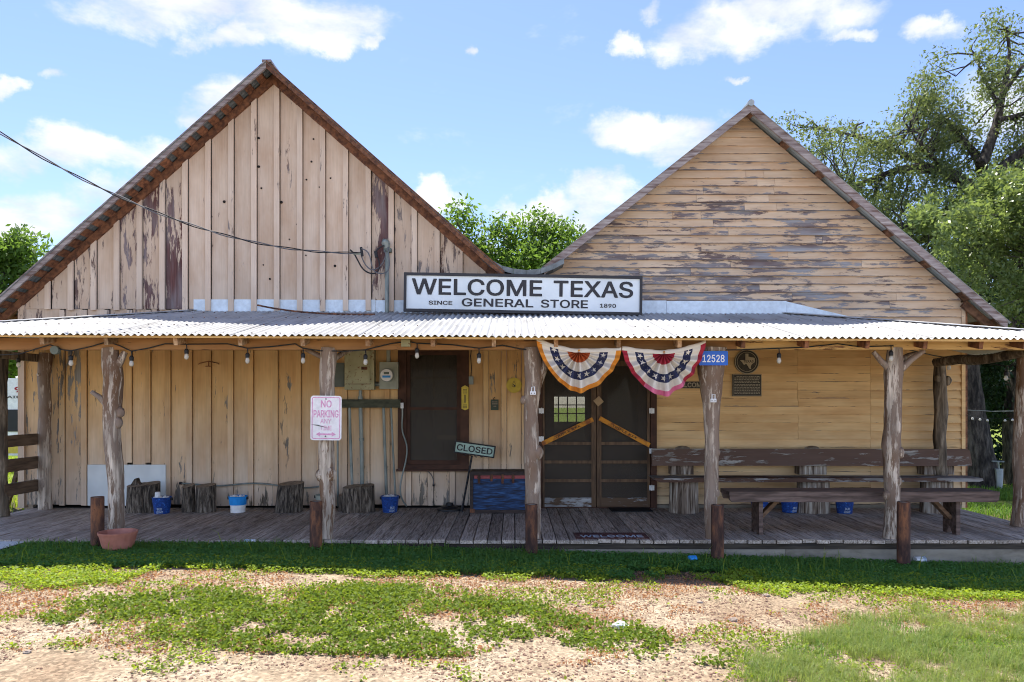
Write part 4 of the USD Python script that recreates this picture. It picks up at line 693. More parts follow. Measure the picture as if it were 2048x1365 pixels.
# ------------------------------------------------------------------ bunting
def bunting(label, cx, topz, a, h, rl, rr, cols, seed, Y):
    th = thing('bunting', label, 'bunting', (cx, Y, topz), 'patriotic fan bunting under the eave')
    bands = [('center_panel', 0.0, 0.27, cols[0]), ('inner_stripe', 0.27, 0.49, 'cl_white'), ('star_band', 0.49, 0.69, 'cl_navy'), ('outer_stripe', 0.69, 0.88, 'cl_white'), ('border', 0.88, 1.0, cols[1])]
    rs = np.random.default_rng(seed); ph = rs.uniform(0, 6)
    def at(r, t):
        r, t = np.broadcast_arrays(np.asarray(r, float), np.asarray(t, float))
        pl = np.sin(t * 17 + 1.6 * np.sin(t * 3 + ph) + ph)
        ex = 1 + 0.24 * r ** 2; x = a * r * np.sign(np.cos(t)) * np.abs(np.cos(t)) ** ex; z = -h * r * np.abs(np.sin(t)) ** ex * (1 + 0.02 * pl * r)
        u = x / a
        z = z + np.where(u < 0, rl, rr) * np.abs(u) ** 1.6
        y = Y - 0.03 - 0.018 * r - (0.020 + 0.026 * r) * pl * np.clip(np.abs(np.sin(t)) * 1.5, 0.1, 1)
        return np.stack([cx + x, y, topz + z], -1)
    ts = np.linspace(PI, 2 * PI, 161); made = {}
    for nm, r0, r1, m in bands:
        rsx = np.linspace(r0, r1, 5 if r1 - r0 < 0.15 else 7); R_, T_ = np.meshgrid(rsx, ts); g = at(R_, T_); n, k = R_.shape
        ix = np.arange(n * k).reshape(n, k)
        if nm == 'border' and len(cols) > 2:
            cut = [0, 55, 116, 161]
            for c, (i0, i1) in enumerate(((0, 52), (51, 113), (112, 161))):
                sub = g[i0:i1].reshape(-1, 3); jx = np.arange(len(sub)).reshape(-1, k)
                obj('border', MB().add(sub, np.stack([jx[:-1, :-1], jx[:-1, 1:], jx[1:, 1:], jx[1:, :-1]], -1).reshape(-1, 4)), M[cols[2] if c == 1 else cols[1]], th, smooth=True)
            continue
        made[nm] = obj(nm, MB().add(g.reshape(-1, 3), np.stack([ix[:-1, :-1], ix[:-1, 1:], ix[1:, 1:], ix[1:, :-1]], -1).reshape(-1, 4)), M[m], th, smooth=True)
    for i, t in enumerate(np.linspace(PI + 0.16, 2 * PI - 0.16, 9)):
        t += rs.uniform(-0.05, 0.05); q = []
        for k in range(10):
            rad = (0.034 if k % 2 == 0 else 0.0135); al = k / 10 * 2 * PI + rs.uniform(0, 0.05)
            q.append(at(0.59 + rad * math.sin(al) / h * 1.0, t + rad * math.cos(al) / (0.59 * a)))
        q = np.array(q) - (0, 0.004, 0); c = at(0.59, t) - (0, 0.004, 0)
        obj('star', MB().add(np.vstack([q, c]), [(k, (k + 1) % 10, 10) for k in range(10)]), M['cl_white'], made['star_band'])
    us = np.linspace(-1, 1, 41); sv = []
    for u in us:
        zz = topz + (rl if u < 0 else rr) * abs(u) ** 1.6
        sv += [(cx + a * u, Y - 0.045, zz - 0.012), (cx + a * u, Y - 0.05, zz + 0.028 + 0.004 * math.sin(u * 13)), (cx + a * u, Y - 0.02, zz + 0.03)]
    obj('header_band', MB().add(sv, [(3 * i + j, 3 * i + 3 + j, 3 * i + 4 + j, 3 * i + 1 + j) for i in range(40) for j in range(2)]), M['cl_white'], th, smooth=True)
    obj('grommet', MB().disc_y(cx, Y - 0.05, topz + 0.01, 0.010, 0.01, 10), M['gold_bar'], th)
YBU = -2.42; kS = (YBU - EYE_Y) / FOC
bunting('faded bunting with orange border and rust centre left of the other', X_(1157, YBU), Z_(704, YBU), 84 * kS, 82 * kS, 21 * kS, 2 * kS, ('cl_rust', 'cl_orange'), 3, YBU)
bunting('bunting with red and pink border beside the blue number plate', X_(1326, YBU), Z_(707, YBU), 83 * kS, 86 * kS, 8 * kS, 20 * kS, ('cl_red', 'cl_red', 'cl_pink'), 8, YBU)

# ------------------------------------------------------------------ signs and boxes on walls and posts
YN = -2.37
np_ = thing('no_parking_sign', 'white metal NO PARKING ANY TIME sign with faded pink lettering', 'sign', (X_(652, YN), YN, Z_(836, YN)))
nx0, nx1, nz0, nz1 = X_(621, YN), X_(683, YN), Z_(881, YN), Z_(792, YN); nc = ((nx0 + nx1) / 2, (nz0 + nz1) / 2)
def nrot(b): return rot_xz(b, nc, -0.6)
obj('plate', nrot(MB().prism(rounded(nx0, nx1, nz0, nz1, 0.03), YN, YN + 0.004)), M['nopark'], np_)
def ring(x0, x1, z0, z1, r, t, y):
    o, i = rounded(x0, x1, z0, z1, r), rounded(x0 + t, x1 - t, z0 + t, z1 - t, max(r - t, 0.002)); n = len(o)
    return MB().add([(p[0], y, p[1]) for p in o + i], [(k, (k + 1) % n, n + (k + 1) % n, n + k) for k in range(n)])
obj('border', nrot(ring(nx0 + 0.014, nx1 - 0.014, nz0 + 0.014, nz1 - 0.014, 0.022, 0.009, YN - 0.0012)), M['pink'], np_)
def ntext(t, p0, p1, q0, q1, bold=True): obj('lettering', nrot(letters(t, X_(p0, YN), X_(p1, YN), Z_(q1, YN), Z_(q0, YN), YN - 0.0002, 0.0016, bold)), M['pink'], np_)
ntext('NO', 641.5, 663, 801, 815.5); ntext('PARKING', 627, 677, 820.5, 835.5); ntext('ANY', 641, 662.5, 838, 847.5, False); ntext('TIME', 641, 663.5, 852, 861, False)
b = MB(); za_ = Z_(869, YN); b.box(X_(638, YN), X_(667, YN), YN - 0.0016, YN, za_ - 0.009, za_ + 0.009)
b.prism([(X_(632, YN), za_), (X_(640, YN), za_ - 0.024), (X_(640, YN), za_ + 0.024)], YN - 0.0018, YN); b.prism([(X_(672, YN), za_), (X_(664, YN), za_ + 0.024), (X_(664, YN), za_ - 0.024)], YN - 0.0018, YN)
obj('arrow', nrot(b), M['pink'], np_)
obj('bolt', MB().disc_y(X_(652, YN), YN, Z_(798.5, YN), 0.008, 0.005, 8), M['cable_grey'], np_); obj('bolt', MB().disc_y(X_(651, YN), YN, Z_(873, YN), 0.008, 0.005, 8), M['cable_grey'], np_)
obj('scratch', MB().add([(X_(621, YN), YN - 0.0022, Z_(849, YN)), (X_(636, YN), YN - 0.0022, Z_(850, YN)), (X_(658, YN), YN - 0.0022, Z_(857, YN)), (X_(640, YN), YN - 0.0022, Z_(852.5, YN))], [(0, 1, 2, 3)]), M['cable_grey'], np_)

YP = -2.40
ap = thing('address_plate', 'blue house number plate reading 12528 on the flared post', 'number plate', (X_(1427, YP), YP, Z_(716, YP)))
obj('plate', MB().prism(rounded(X_(1398, YP), X_(1456, YP), Z_(731, YP), Z_(702.5, YP), 0.012), YP, YP + 0.004), M['blue_plate'], ap)
obj('lettering', letters('12528', X_(1405, YP), X_(1449, YP), Z_(725, YP), Z_(710, YP), YP - 0.0002, 0.002), M['white'], ap)
obj('dot', MB().disc_y(X_(1403, YP), YP, Z_(718, YP), 0.004, 0.002, 8), M['white'], ap)

YM = -0.045
mk = thing('historical_medallion', 'round dark bronze medallion with a raised TEXAS state outline', 'plaque', (X_(1494, YM), YM, Z_(723, YM)))
mx, mz, mr = X_(1494, YM), Z_(724, YM), 0.168
obj('disc', MB().disc_y(mx, YM + 0.02, mz, mr, 0.02, 40), M['bronze'], mk)
def annulus(r0, r1, y, n=40): return MB().add([(mx + r * math.cos(k / n * 2 * PI), y, mz + r * math.sin(k / n * 2 * PI)) for r in (r0, r1) for k in range(n)], [(k, (k + 1) % n, n + (k + 1) % n, n + k) for k in range(n)])
obj('rim', annulus(mr - 0.010, mr - 0.001, YM - 0.003), M['bronze_light'], mk); obj('rim', annulus(mr - 0.038, mr - 0.033, YM - 0.002), M['bronze_light'], mk)
tx = [(-.22, 1.0), (.16, 1.0), (.16, .62), (.42, .56), (.72, .52), (.98, .44), (1.02, .12), (.98, -.12), (.70, -.30), (.52, -.52), (.46, -.78), (.52, -1.0), (.28, -.92), (.12, -.62), (-.06, -.34), (-.24, -.36), (-.34, -.48), (-.52, -.34), (-.62, -.14), (-.92, .18), (-.22, .18)]
from shapely.geometry import Polygon
tm_ = trimesh.creation.extrude_polygon(Polygon([(p * 0.105, q * 0.105) for p, q in tx]), 0.008, engine='earcut'); v = np.array(tm_.vertices)
obj('state_outline', MB().add(np.stack([mx + v[:, 0], YM - v[:, 2], mz + v[:, 1] + 0.005], 1), tm_.faces), M['bronze_light'], mk)
obj('lettering', letters('TEXAS', mx - 0.052, mx + 0.088, mz - 0.012, mz + 0.024, YM - 0.0082, 0.002), M['bronze'], mk)
pq = thing('historical_plaque', 'dark rectangular historical plaque with rows of fine raised text', 'plaque', (X_(1494, YM), YM, Z_(771, YM)))
px0, px1, pz0, pz1 = X_(1465, YM), X_(1523, YM), Z_(793, YM), Z_(749, YM)
obj('plate', MB().box(px0, px1, YM, YM + 0.02, pz0, pz1), M['bronze'], pq); obj('border', ring(px0 + 0.004, px1 - 0.004, pz0 + 0.004, pz1 - 0.004, 0.004, 0.004, YM - 0.002), M['bronze_light'], pq)
b = MB(); rs = np.random.default_rng(5)
for i in range(12):
    z_ = pz1 - 0.03 - i * 0.0215; q = px0 + 0.025 + (0.03 if i == 0 else 0)
    while q < px1 - 0.03 - (0.03 if i == 0 else 0):
        w_ = rs.uniform(0.012, 0.04); b.box(q, min(q + w_, px1 - 0.022), YM - 0.0015, YM, z_ - 0.0035, z_ + 0.0035); q += w_ + 0.008
obj('text_rows', b, M['bronze_light'], pq)
ws = thing('welcome_board', 'small dark board with pale WELCOME letters behind the flared post', 'sign', (X_(1378, YM), YM, Z_(770, YM)))
obj('board', MB().box(X_(1346, YM), X_(1412, YM), YM, YM + 0.015, Z_(777, YM), Z_(763.5, YM)), M['bronze'], ws)
obj('lettering', letters('WELCOME', X_(1349, YM), X_(1410, YM), Z_(775, YM), Z_(765.5, YM), YM - 0.0002, 0.003), M['bronze_light'], ws)
YD = -0.05
rd = thing('round_sign', 'round yellow metal sign with a black drop emblem', 'sign', (X_(1028, YD), YD, Z_(771, YD)))
rx, rz = X_(1028, YD), Z_(771, YD)
obj('disc', MB().disc_y(rx, YD + 0.01, rz, 0.105, 0.01, 32), M['yellow'], rd)
dp = [(0.036 * math.sin(t) * (math.sin(t / 2) ** 1.5), 0.045 * math.cos(t)) for t in np.linspace(0, 2 * PI, 25)[:-1]]
n = len(dp); obj('emblem', MB().add([(rx + s * p, YD - 0.0015, rz + 0.018 + s * q) for s in (1.0, 0.82) for p, q in dp], [(k, (k + 1) % n, n + (k + 1) % n, n + k) for k in range(n)]).disc_y(rx - 0.004, YD, rz + 0.008, 0.009, 0.0015, 10).disc_y(rx + 0.007, YD, rz - 0.006, 0.010, 0.0015, 10), M['ink'], rd)
YT = -0.075
tg = thing('thermometer_sign', 'narrow yellow ribbon shaped tin sign on the window trim', 'sign', (X_(930, YT), YT, Z_(796, YT)))
a0, a1 = X_(923, YT), X_(937, YT); mid = (a0 + a1) / 2
obj('plate', MB().prism([(a0, Z_(818, YT)), (mid, Z_(821, YT)), (a1, Z_(818, YT)), (a1, Z_(775, YT)), (mid, Z_(771, YT)), (a0, Z_(775, YT))], YT, YT + 0.015), M['yellow'], tg)
b = MB()
for q in (779, 782, 786, 810, 812.5, 815): b.box(a0 + 0.02, a1 - 0.02, YT - 0.0015, YT, Z_(q + 0.9, YT), Z_(q, YT))
b.box(mid - 0.008, mid + 0.008, YT - 0.0015, YT, Z_(806, YT), Z_(790, YT)); obj('print', b, M['ink'], tg)
gp = thing('hanging_plaque', 'small dark green plaque hanging from a nail right of the window', 'plaque', (X_(989, YD), YD, Z_(810, YD)))
obj('plate', MB().box(X_(982, YD), X_(997, YD), YD, YD + 0.01, Z_(820.5, YD), Z_(799.5, YD)), M['green_plaque'], gp)
obj('hook', MB().tube([P_(988, 800, YD), P_(987, 797, YD), P_(990, 795, YD)], 0.006, 6), M['rust'], gp)
b = MB()
for q, w_ in ((804, .07), (808, .075), (813, .04)): b.box(X_(989.5, YD) - w_ / 2, X_(989.5, YD) + w_ / 2, YD - 0.0015, YD, Z_(q + 1.2, YD), Z_(q - 1, YD))
obj('print', b, M['cut'], gp)
ob = thing('outlet_box', 'small grey outlet box with a wire at window top right', 'outlet box', (X_(942, YD), YD, Z_(761, YD)))
obj('box', MB().box(X_(938, YD), X_(947, YD), YD - 0.03, YD + 0.015, Z_(769.5, YD), Z_(753.5, YD)), M['conduit'], ob)
obj('wire', MB().tube([P_(942, 754, YD), P_(943, 735, YD), P_(941, 712, YD), P_(943, 698, YD)], 0.006, 6), M['cable'], ob)

# electrics
def box_thing(name, label, cat, px0, px1, py0, py1, y0, mat):
    t = thing(name, label, cat, (X_((px0 + px1) / 2, y0), y0, Z_(py1, y0)))
    obj('enclosure', MB().box(X_(px0, y0), X_(px1, y0), y0, -0.037, Z_(py1, y0), Z_(py0, y0)), M[mat], t); return t
gb = box_thing('junction_box', 'dark grey junction box partly behind the sign post', 'electrical box', 664, 688, 726, 774, -0.12, 'dark_box')
obj('lid', MB().box(X_(666, -0.12), X_(686, -0.12), -0.126, -0.1202, Z_(772, -0.12), Z_(728, -0.12)), M['dark_box'], gb)
pn = box_thing('breaker_panel', 'large cream breaker panel with rusty edges on the wall', 'electrical panel', 689, 748, 694, 780, -0.17, 'panel_box')
obj('door', MB().box(X_(697, -0.17), X_(740, -0.17), -0.183, -0.1702, Z_(768, -0.17), Z_(702, -0.17)), M['panel_box'], pn)
obj('latch', MB().box(X_(723, -0.17), X_(735, -0.17), -0.189, -0.1832, Z_(740, -0.17), Z_(734, -0.17)), M['rust'], pn)
for q in (702, 768): obj('hinge_line', MB().box(X_(696, -0.17), X_(741, -0.17), -0.178, -0.1702, Z_(q + 1, -0.17), Z_(q - 0.6, -0.17)), M['rust'], pn)
mt = box_thing('electric_meter', 'grey meter box with round glass meter and blue sticker', 'electric meter', 759, 796, 724.5, 778.5, -0.15, 'grey_box')
ex, ez = X_(774.5, -0.15), Z_(751, -0.15)
obj('ring', MB().disc_y(ex, -0.1502, ez, 0.094, 0.03, 28), M['conduit'], mt); obj('dial', MB().disc_y(ex, -0.1804, ez, 0.082, 0.035, 28), M['white'], mt)
obj('sticker', MB().box(ex - 0.055, ex + 0.055, -0.217, -0.2156, ez - 0.035, ez - 0.005), M['sky_blue'], mt); obj('display', MB().box(ex - 0.035, ex + 0.035, -0.217, -0.2156, ez + 0.012, ez + 0.042), M['dark_box'], mt)
obj('conduit', MB().tube([P_(777, 725, -0.1), P_(777, 690, -0.1)], 0.028, 12), M['grey_box'], mt, smooth=60)
obj('conduit', MB().tube([P_(747, 769, -0.09), P_(760, 769, -0.09)], 0.028, 12), M['conduit'], mt, smooth=60)
wy = thing('wireway', 'mossy dark metal wireway trough with grey conduits to the floor', 'conduit', (X_(742, -0.1), -0.1, 0))
obj('trough', MB().box(X_(668, -0.13), X_(800, -0.13), -0.13, -0.037, Z_(816, -0.13), Z_(799, -0.13)), M['wireway'], wy)
for pts, r in (([(721, 781), (721, 799)], 0.024), ([(699, 816), (700, 860), (704, 960), (706, 1013)], 0.02), ([(721, 816), (723, 880), (725, 1013)], 0.027), ([(767, 816), (769, 880), (774, 1013)], 0.02), ([(782, 816), (786, 900), (792, 1013)], 0.014), ([(675, 816), (676, 1013)], 0.014)):
    obj('conduit', MB().tube([P_(p, q, -0.085) for p, q in pts], r, 10), M['conduit'], wy, smooth=60)
obj('coupling', MB().tube([P_(723, 876, -0.085), P_(723, 882, -0.085)], 0.034, 10).tube([P_(721, 793, -0.085), P_(721, 799, -0.085)], 0.034, 10), M['conduit'], wy)
wc = thing('wall_conduit', 'thin grey conduit bending down the left edge of the window', 'conduit', (X_(808, -0.09), -0.09, 0))
obj('pipe', MB().tube(spline([P_(804, 812, -0.09), P_(804.5, 840, -0.09), P_(806, 868, -0.09), P_(812, 885, -0.09), P_(813.5, 910, -0.09), P_(813.5, 1013, -0.09)], 24), 0.011, 8), M['conduit'], wc, smooth=60)
obj('connector', MB().box(X_(801, -0.09), X_(807, -0.09), -0.105, -0.05, Z_(817, -0.09), Z_(806, -0.09)), M['white'], wc)
hp = thing('water_pipe', 'thin grey pipe running along the wall above the stumps', 'pipe', (X_(500, -0.07), -0.07, Z_(968, -0.07)))
obj('pipe', MB().tube(spline([P_(361, 967, -0.07), P_(400, 970, -0.07), P_(440, 972, -0.07), P_(505, 967, -0.07), P_(560, 972, -0.07), P_(640, 973, -0.07)], 30), 0.011, 8), M['conduit'], hp, smooth=60)
obj('end_cap', MB().tube([P_(359, 967, -0.07), P_(364, 967, -0.07)], 0.019, 8), M['black'], hp)
hl = thing('window_cable', 'loose thin cable looping below the window with a plug end', 'cable', (X_(850, -0.06), -0.06, Z_(950, -0.06)))
obj('wire', MB().tube(spline([P_(797, 938, -0.07), P_(815, 942, -0.07), P_(845, 940, -0.07), P_(858, 945, -0.07), P_(866, 958, -0.07), P_(867, 970, -0.07)], 24), 0.006, 6), M['cable_grey'], hl); obj('plug', MB().tube([P_(867, 969, -0.07), P_(867, 973, -0.07)], 0.014, 8), M['black'], hl)
hk = thing('wire_bracket', 'thin rusty wire bracket nailed on the wall between battens', 'bracket', (X_(417, -0.05), -0.05, Z_(726, -0.05)))
obj('wire', MB().tube([P_(396, 729, -0.05), P_(400, 727, -0.05), P_(417, 723, -0.05), P_(436, 727, -0.05), P_(438, 729, -0.05)], 0.006, 6).tube([P_(417, 723, -0.05), P_(417, 733, -0.05)], 0.006, 6).tube([P_(411, 733, -0.05), P_(422, 733, -0.05)], 0.006, 6), M['rafter'], hk)
for nm_, lb, Y_, x_, z_ in (('insulator', 'white porcelain cleat on the post beside the chest', -2.36, 1066, 783), ('insulator', 'white porcelain cleat on the flared post', -2.36, 1427, 798)):
    t_ = thing(nm_, lb, 'insulator', (X_(x_, Y_), Y_, Z_(z_, Y_)))
    obj('cleat', MB().box(X_(x_ - 6, Y_), X_(x_ + 6, Y_), Y_, Y_ + 0.05, Z_(z_ + 7, Y_), Z_(z_, Y_)), M['white'], t_); obj('loop', MB().tube([P_(x_ - 3, z_, Y_ + .01), P_(x_ - 3, z_ - 8, Y_ + .01), P_(x_ + 3, z_ - 9, Y_ + .01), P_(x_ + 3, z_, Y_ + .01)], 0.006, 6), M['white'], t_)
    for dx in (-3, 3): obj('screw', MB().disc_y(X_(x_ + dx, Y_), Y_, Z_(z_ + 4, Y_), 0.005, 0.004, 8), M['ink'], t_)
env = thing('envelope', 'brown paper envelope tucked diagonally between the screen doors', 'envelope', P_(1197, 803, -0.075))
obj('sheet', rot_xz(MB().box(X_(1189.5, -0.075), X_(1204.5, -0.075), -0.079, -0.0765, Z_(810.5, -0.075), Z_(795.5, -0.075)), (X_(1197, -0.075), Z_(803, -0.075)), 40), M['paper'], env)
obj('flap', rot_xz(MB().prism([(X_(1189.5, -0.075), Z_(795.5, -0.075)), (X_(1197, -0.075), Z_(804, -0.075)), (X_(1204.5, -0.075), Z_(795.5, -0.075))], -0.081, -0.0792), (X_(1197, -0.075), Z_(803, -0.075)), 40), M['paper'], env)
wb = thing('white_panel', 'plain white sheet panel on the wall behind the stumps', 'panel', (X_(253, -0.06), -0.06, 0))
obj('sheet', MB().box(X_(175, -0.06), X_(331, -0.06), -0.06, -0.0385, Z_(1012, -0.06), Z_(930, -0.06)), M['sign_white'], wb)

# ------------------------------------------------------------------ things standing on the deck
def on_deck(px, Y): return (X_(px, Y), Y, 0.0)
def stump(label, parts, name='log_stump', mat='stump', group='log stumps on the porch'):
    """parts: (px centre, py bottom, radius, height, seed, squash, lean)."""
    px, Y = parts[0][0], parts[0][1]
    t = thing(name, label, 'stump', on_deck(px, Y), group)
    for k, (p, Y, r, h, seed, sq, lean) in enumerate(parts):
        x = X_(p, Y); rs = np.random.default_rng(seed); n = 40; zz = np.linspace(0, h, 9); ang = np.arange(n) / n * 2 * PI
        prof = 1 + 0.10 * (meshkit.fbm(np.stack([np.cos(ang) * 1.5 + seed, np.sin(ang) * 1.5, 0 * ang], -1), 3, seed) - 0.5) * 2
        v = []
        for i, z_ in enumerate(zz):
            w_ = 1 + 0.07 * (1 - z_ / h) ** 2 - 0.02 * z_ / h
            gro = 1 + 0.06 * (meshkit.fbm(np.stack([np.cos(ang) * 7, np.sin(ang) * 7, 0 * ang + z_ * 4], -1), 3, seed + 2) - 0.5) * 2
            top = (0.02 * np.cos(ang - 1) if i == 8 else 0)
            v += list(zip(x + lean * z_ + r * w_ * prof * gro * np.cos(ang), Y + sq * r * w_ * prof * gro * np.sin(ang), z_ + top + 0 * ang))
        f = [(i * n + j, i * n + (j + 1) % n, (i + 1) * n + (j + 1) % n, (i + 1) * n + j) for i in range(8) for j in range(n)]
        s_ = obj('log' if k == 0 else 'log', MB().add(v, f), M[mat], t, smooth=40)
        topv = np.array(v[-n:]); c = topv.mean(0)
        obj('cut_face', MB().add(np.vstack([topv, c, (topv - c) * 0.5 + c + (0, 0, -0.004)]), [(j, (j + 1) % n, n + 1 + (j + 1) % n, n + 1 + j) for j in range(n)] + [(n + 1 + j, n + 1 + (j + 1) % n, n, n) for j in range(n)]), M['cut'], s_)
    return t
s1 = stump('tall bark covered double stump with a splintered peak by the panel', [(276, -0.40, 0.14, 0.36, 21, 0.9, 0.0), (300, -0.36, 0.125, 0.375, 22, 0.9, 0.03)])
obj('splinter', MB().prism([(X_(262, -0.4), 0.35), (X_(282, -0.4), 0.355), (X_(276, -0.4), 0.39), (X_(273, -0.4), 0.445), (X_(270, -0.4), 0.435), (X_(266, -0.4), 0.38)], -0.42, -0.33), M['stump'], s1)
stump('stump split into two dark upright halves between two buckets', [(378, -0.36, 0.078, 0.345, 23, 1.2, -0.02), (412, -0.38, 0.125, 0.35, 24, 0.9, 0.0)])
stump('leaning grey stump left of the sign post', [(577, -0.36, 0.172, 0.375, 25, 0.8, 0.09)])
stump('mossy split stump under the conduits beside a blue bucket', [(706, -0.42, 0.125, 0.34, 26, 0.9, 0.0), (731, -0.36, 0.115, 0.345, 27, 0.9, 0.0), (689, -0.30, 0.07, 0.22, 28, 0.8, -0.05)])

def bucket(label, loc, mats, group, fill='ice', printed=True):
    t = thing('bucket', label, 'bucket', loc, group); x, y, z = 0, 0, 0
    obj('body', MB().lathe([(0.0, 0.0), (0.092, 0.0), (0.097, 0.09), (0.104, 0.1)] if mats[0] != mats[1] else [(0.0, 0.0), (0.092, 0.0), (0.104, 0.1)], n=28), M[mats[1]], t, smooth=40, local=True)
    obj('collar', MB().lathe([(0.1045, 0.1005), (0.119, 0.205), (0.124, 0.212), (0.119, 0.215), (0.112, 0.2), (0.106, 0.15), (0.0, 0.15)], n=28), M[mats[0]], t, smooth=40, local=True)
    for s in (-1, 1): obj('handle_lug', MB().box(s * 0.122 - 0.012, s * 0.122 + 0.012, -0.018, 0.018, 0.17, 0.205), M['black'], t, local=True)
    b = MB(); rs = np.random.default_rng(4)
    for _ in range(26):
        s_ = trimesh.creation.icosphere(1, 0.02 * rs.uniform(0.7, 1.2)); a, r = rs.uniform(0, 2 * PI), 0.09 * math.sqrt(rs.uniform()); b.add(np.array(s_.vertices) + (r * math.cos(a), r * math.sin(a), 0.19 + rs.uniform(0, 0.022)), s_.faces)
    if fill: obj('contents', b, M[fill], t, local=True)
    if printed:
        for txt, z0, z1, w_ in (('BUD', 0.052, 0.082, 0.062), ('LIGHT', 0.012, 0.042, 0.086)):
            m = letters(txt, -w_ / 2 - 0.01, w_ / 2 - 0.01, z0, z1, 0, 0.002)
            for v in m.v: 
                th = v[:, 0] / 0.1 - PI / 2 + 0.25; rad = 0.0925 + 0.12 * v[:, 2] + 0.0012 - v[:, 1] * 0.5; v[:, 0], v[:, 1] = rad * np.cos(th), rad * np.sin(th)
            obj('lettering', m, M['print_white'], t, local=True)
    return t
GB = 'blue ice buckets on the porch'
b1 = bucket('dark blue beer bucket with a can beside the tall double stump', on_deck(324, -0.52), ('blue_bucket', 'blue_bucket'), GB)
bucket('two tone bright blue and white bucket full of ice', on_deck(476, -0.42), ('sky_blue', 'white'), GB, printed=False)
bucket('pale bucket mostly hidden behind the sign post', on_deck(649, -0.30), ('grey_box', 'white'), GB, fill=None, printed=False)
dup(b1, on_deck(780, -0.40), 'dark blue beer bucket under the conduits next to the mossy stump', 20)
dup(b1, on_deck(1519, -0.45), 'dark blue beer bucket hidden behind the left leg of the bench', -10)
dup(b1, on_deck(1579, -0.42), 'dark blue beer bucket left of the middle log block', 15)
dup(b1, on_deck(1689, -0.50), 'dark blue beer bucket right of the middle log block', -12)
cn = thing('drink_can', 'white can standing in the dark blue bucket by the stump', 'can', (X_(316, -0.52), -0.52, 0.19))
obj('can', MB().lathe([(0, 0), (0.028, 0), (0.033, 0.01), (0.033, 0.09), (0.026, 0.1), (0, 0.1)], (X_(316, -0.52), -0.53, 0.18), 16), M['white'], cn, smooth=40)

# chest
YC = -0.52
ch = thing('steamer_chest', 'old blue steamer chest with red band and rusty hardware', 'chest', (X_(995, YC), YC, 0))
c0, c1, zt = X_(941, YC), X_(941, YC) + 0.80, Z_(945, YC)
obj('body', MB().box(c0, c1, YC, -0.08, 0.03, Z_(953, YC) - 0.02), M['trunk_blue'], ch)
obj('lid', MB().box(c0 - 0.004, c1 + 0.004, YC - 0.006, -0.076, Z_(953, YC) - 0.019, zt), M['trunk_dark'], ch)
obj('red_band', MB().box(c0 + 0.05, c1 - 0.05, YC - 0.012, YC - 0.0062, Z_(953, YC) - 0.03, Z_(946, YC) - 0.005), M['trunk_red'], ch)
obj('slat', MB().box(c0 - 0.006, c1 + 0.006, YC - 0.02, YC - 0.0064, zt - 0.04, zt + 0.012), M['trunk_dark'], ch); obj('slat', MB().box(c0 - 0.006, c1 + 0.006, YC - 0.014, YC + 0.03, 0.0, 0.045), M['trunk_dark'], ch)
obj('slat', MB().box(c0 - 0.006, c0 + 0.035, YC - 0.013, YC + 0.03, 0.046, zt - 0.042), M['trunk_dark'], ch)
for p in (958, 983, 1005, 1026): obj('clasp', MB().box(X_(p, YC) - 0.016, X_(p, YC) + 0.016, YC - 0.025, YC - 0.0125, Z_(967 if p != 983 else 963, YC), Z_(949, YC)).disc_y(X_(p, YC), YC - 0.0125, Z_(955, YC), 0.022, 0.01, 10), M['rust'], ch)
for zz in (0.05, ): obj('corner_plate', MB().box(c0 - 0.008, c0 + 0.06, YC - 0.016, YC - 0.0142, 0.01, 0.06), M['rust'], ch)

# CLOSED sign on its pole, and the loose base
YL = -0.30
cs = thing('closed_sign', 'tilted CLOSED sign on a black iron pole leaning by the chest', 'sign', (X_(925, YL), YL, 0))
cc = (X_(949.5, YL), Z_(899, YL)); cw, chh = 41 * (YL - EYE_Y) / FOC, 12.2 * (YL - EYE_Y) / FOC
obj('face', rot_xz(MB().box(cc[0] - cw + 0.016, cc[0] + cw - 0.016, YL - 0.017, YL + 0.012, cc[1] - chh + 0.016, cc[1] + chh - 0.016), cc, -8), M['mint'], cs)
obj('frame', rot_xz(MB().box(cc[0] - cw, cc[0] + cw, YL - 0.024, YL + 0.02, cc[1] - chh, cc[1] - chh + 0.017).box(cc[0] - cw, cc[0] + cw, YL - 0.024, YL + 0.02, cc[1] + chh - 0.017, cc[1] + chh).box(cc[0] - cw, cc[0] - cw + 0.017, YL - 0.0235, YL + 0.02, cc[1] - chh + 0.017, cc[1] + chh - 0.017).box(cc[0] + cw - 0.017, cc[0] + cw, YL - 0.0235, YL + 0.02, cc[1] - chh + 0.017, cc[1] + chh - 0.017), cc, -8), M['black'], cs)
obj('lettering', letters('CLOSED', cc[0] - cw + 0.035, cc[0] + cw - 0.035, cc[1] - 0.043, cc[1] + 0.043, YL - 0.0172, 0.004, True, cc, -8), M['ink'], cs)
obj('pole', MB().tube([(X_(924, YL), YL - 0.05, 0.0), P_(944, 912, YL)], 0.014, 10).tube([(X_(923.6, YL), YL - 0.05, 0.0), (X_(926, YL), YL - 0.05, 0.07)], 0.022, 10), M['black'], cs, smooth=60)
sc = MB()
for s in (-1, 1):
    for k in range(2):
        c = np.array(P_(946 + s * (7 + 11 * k), 913 + s * 1.6, YL)); tt = np.linspace(0.3, 5.5, 16); rr = 0.035 * (1 - 0.12 * tt)
        sc.tube(np.stack([c[0] + s * rr * np.cos(tt), 0 * tt + YL, c[2] + 0.01 + rr * 0.6 * np.sin(tt)], 1), 0.005, 6)
obj('scrollwork', sc, M['black'], cs)
ib = thing('iron_base', 'loose stepped black iron base on the deck below the window', 'sign base', on_deck(899, -0.22))
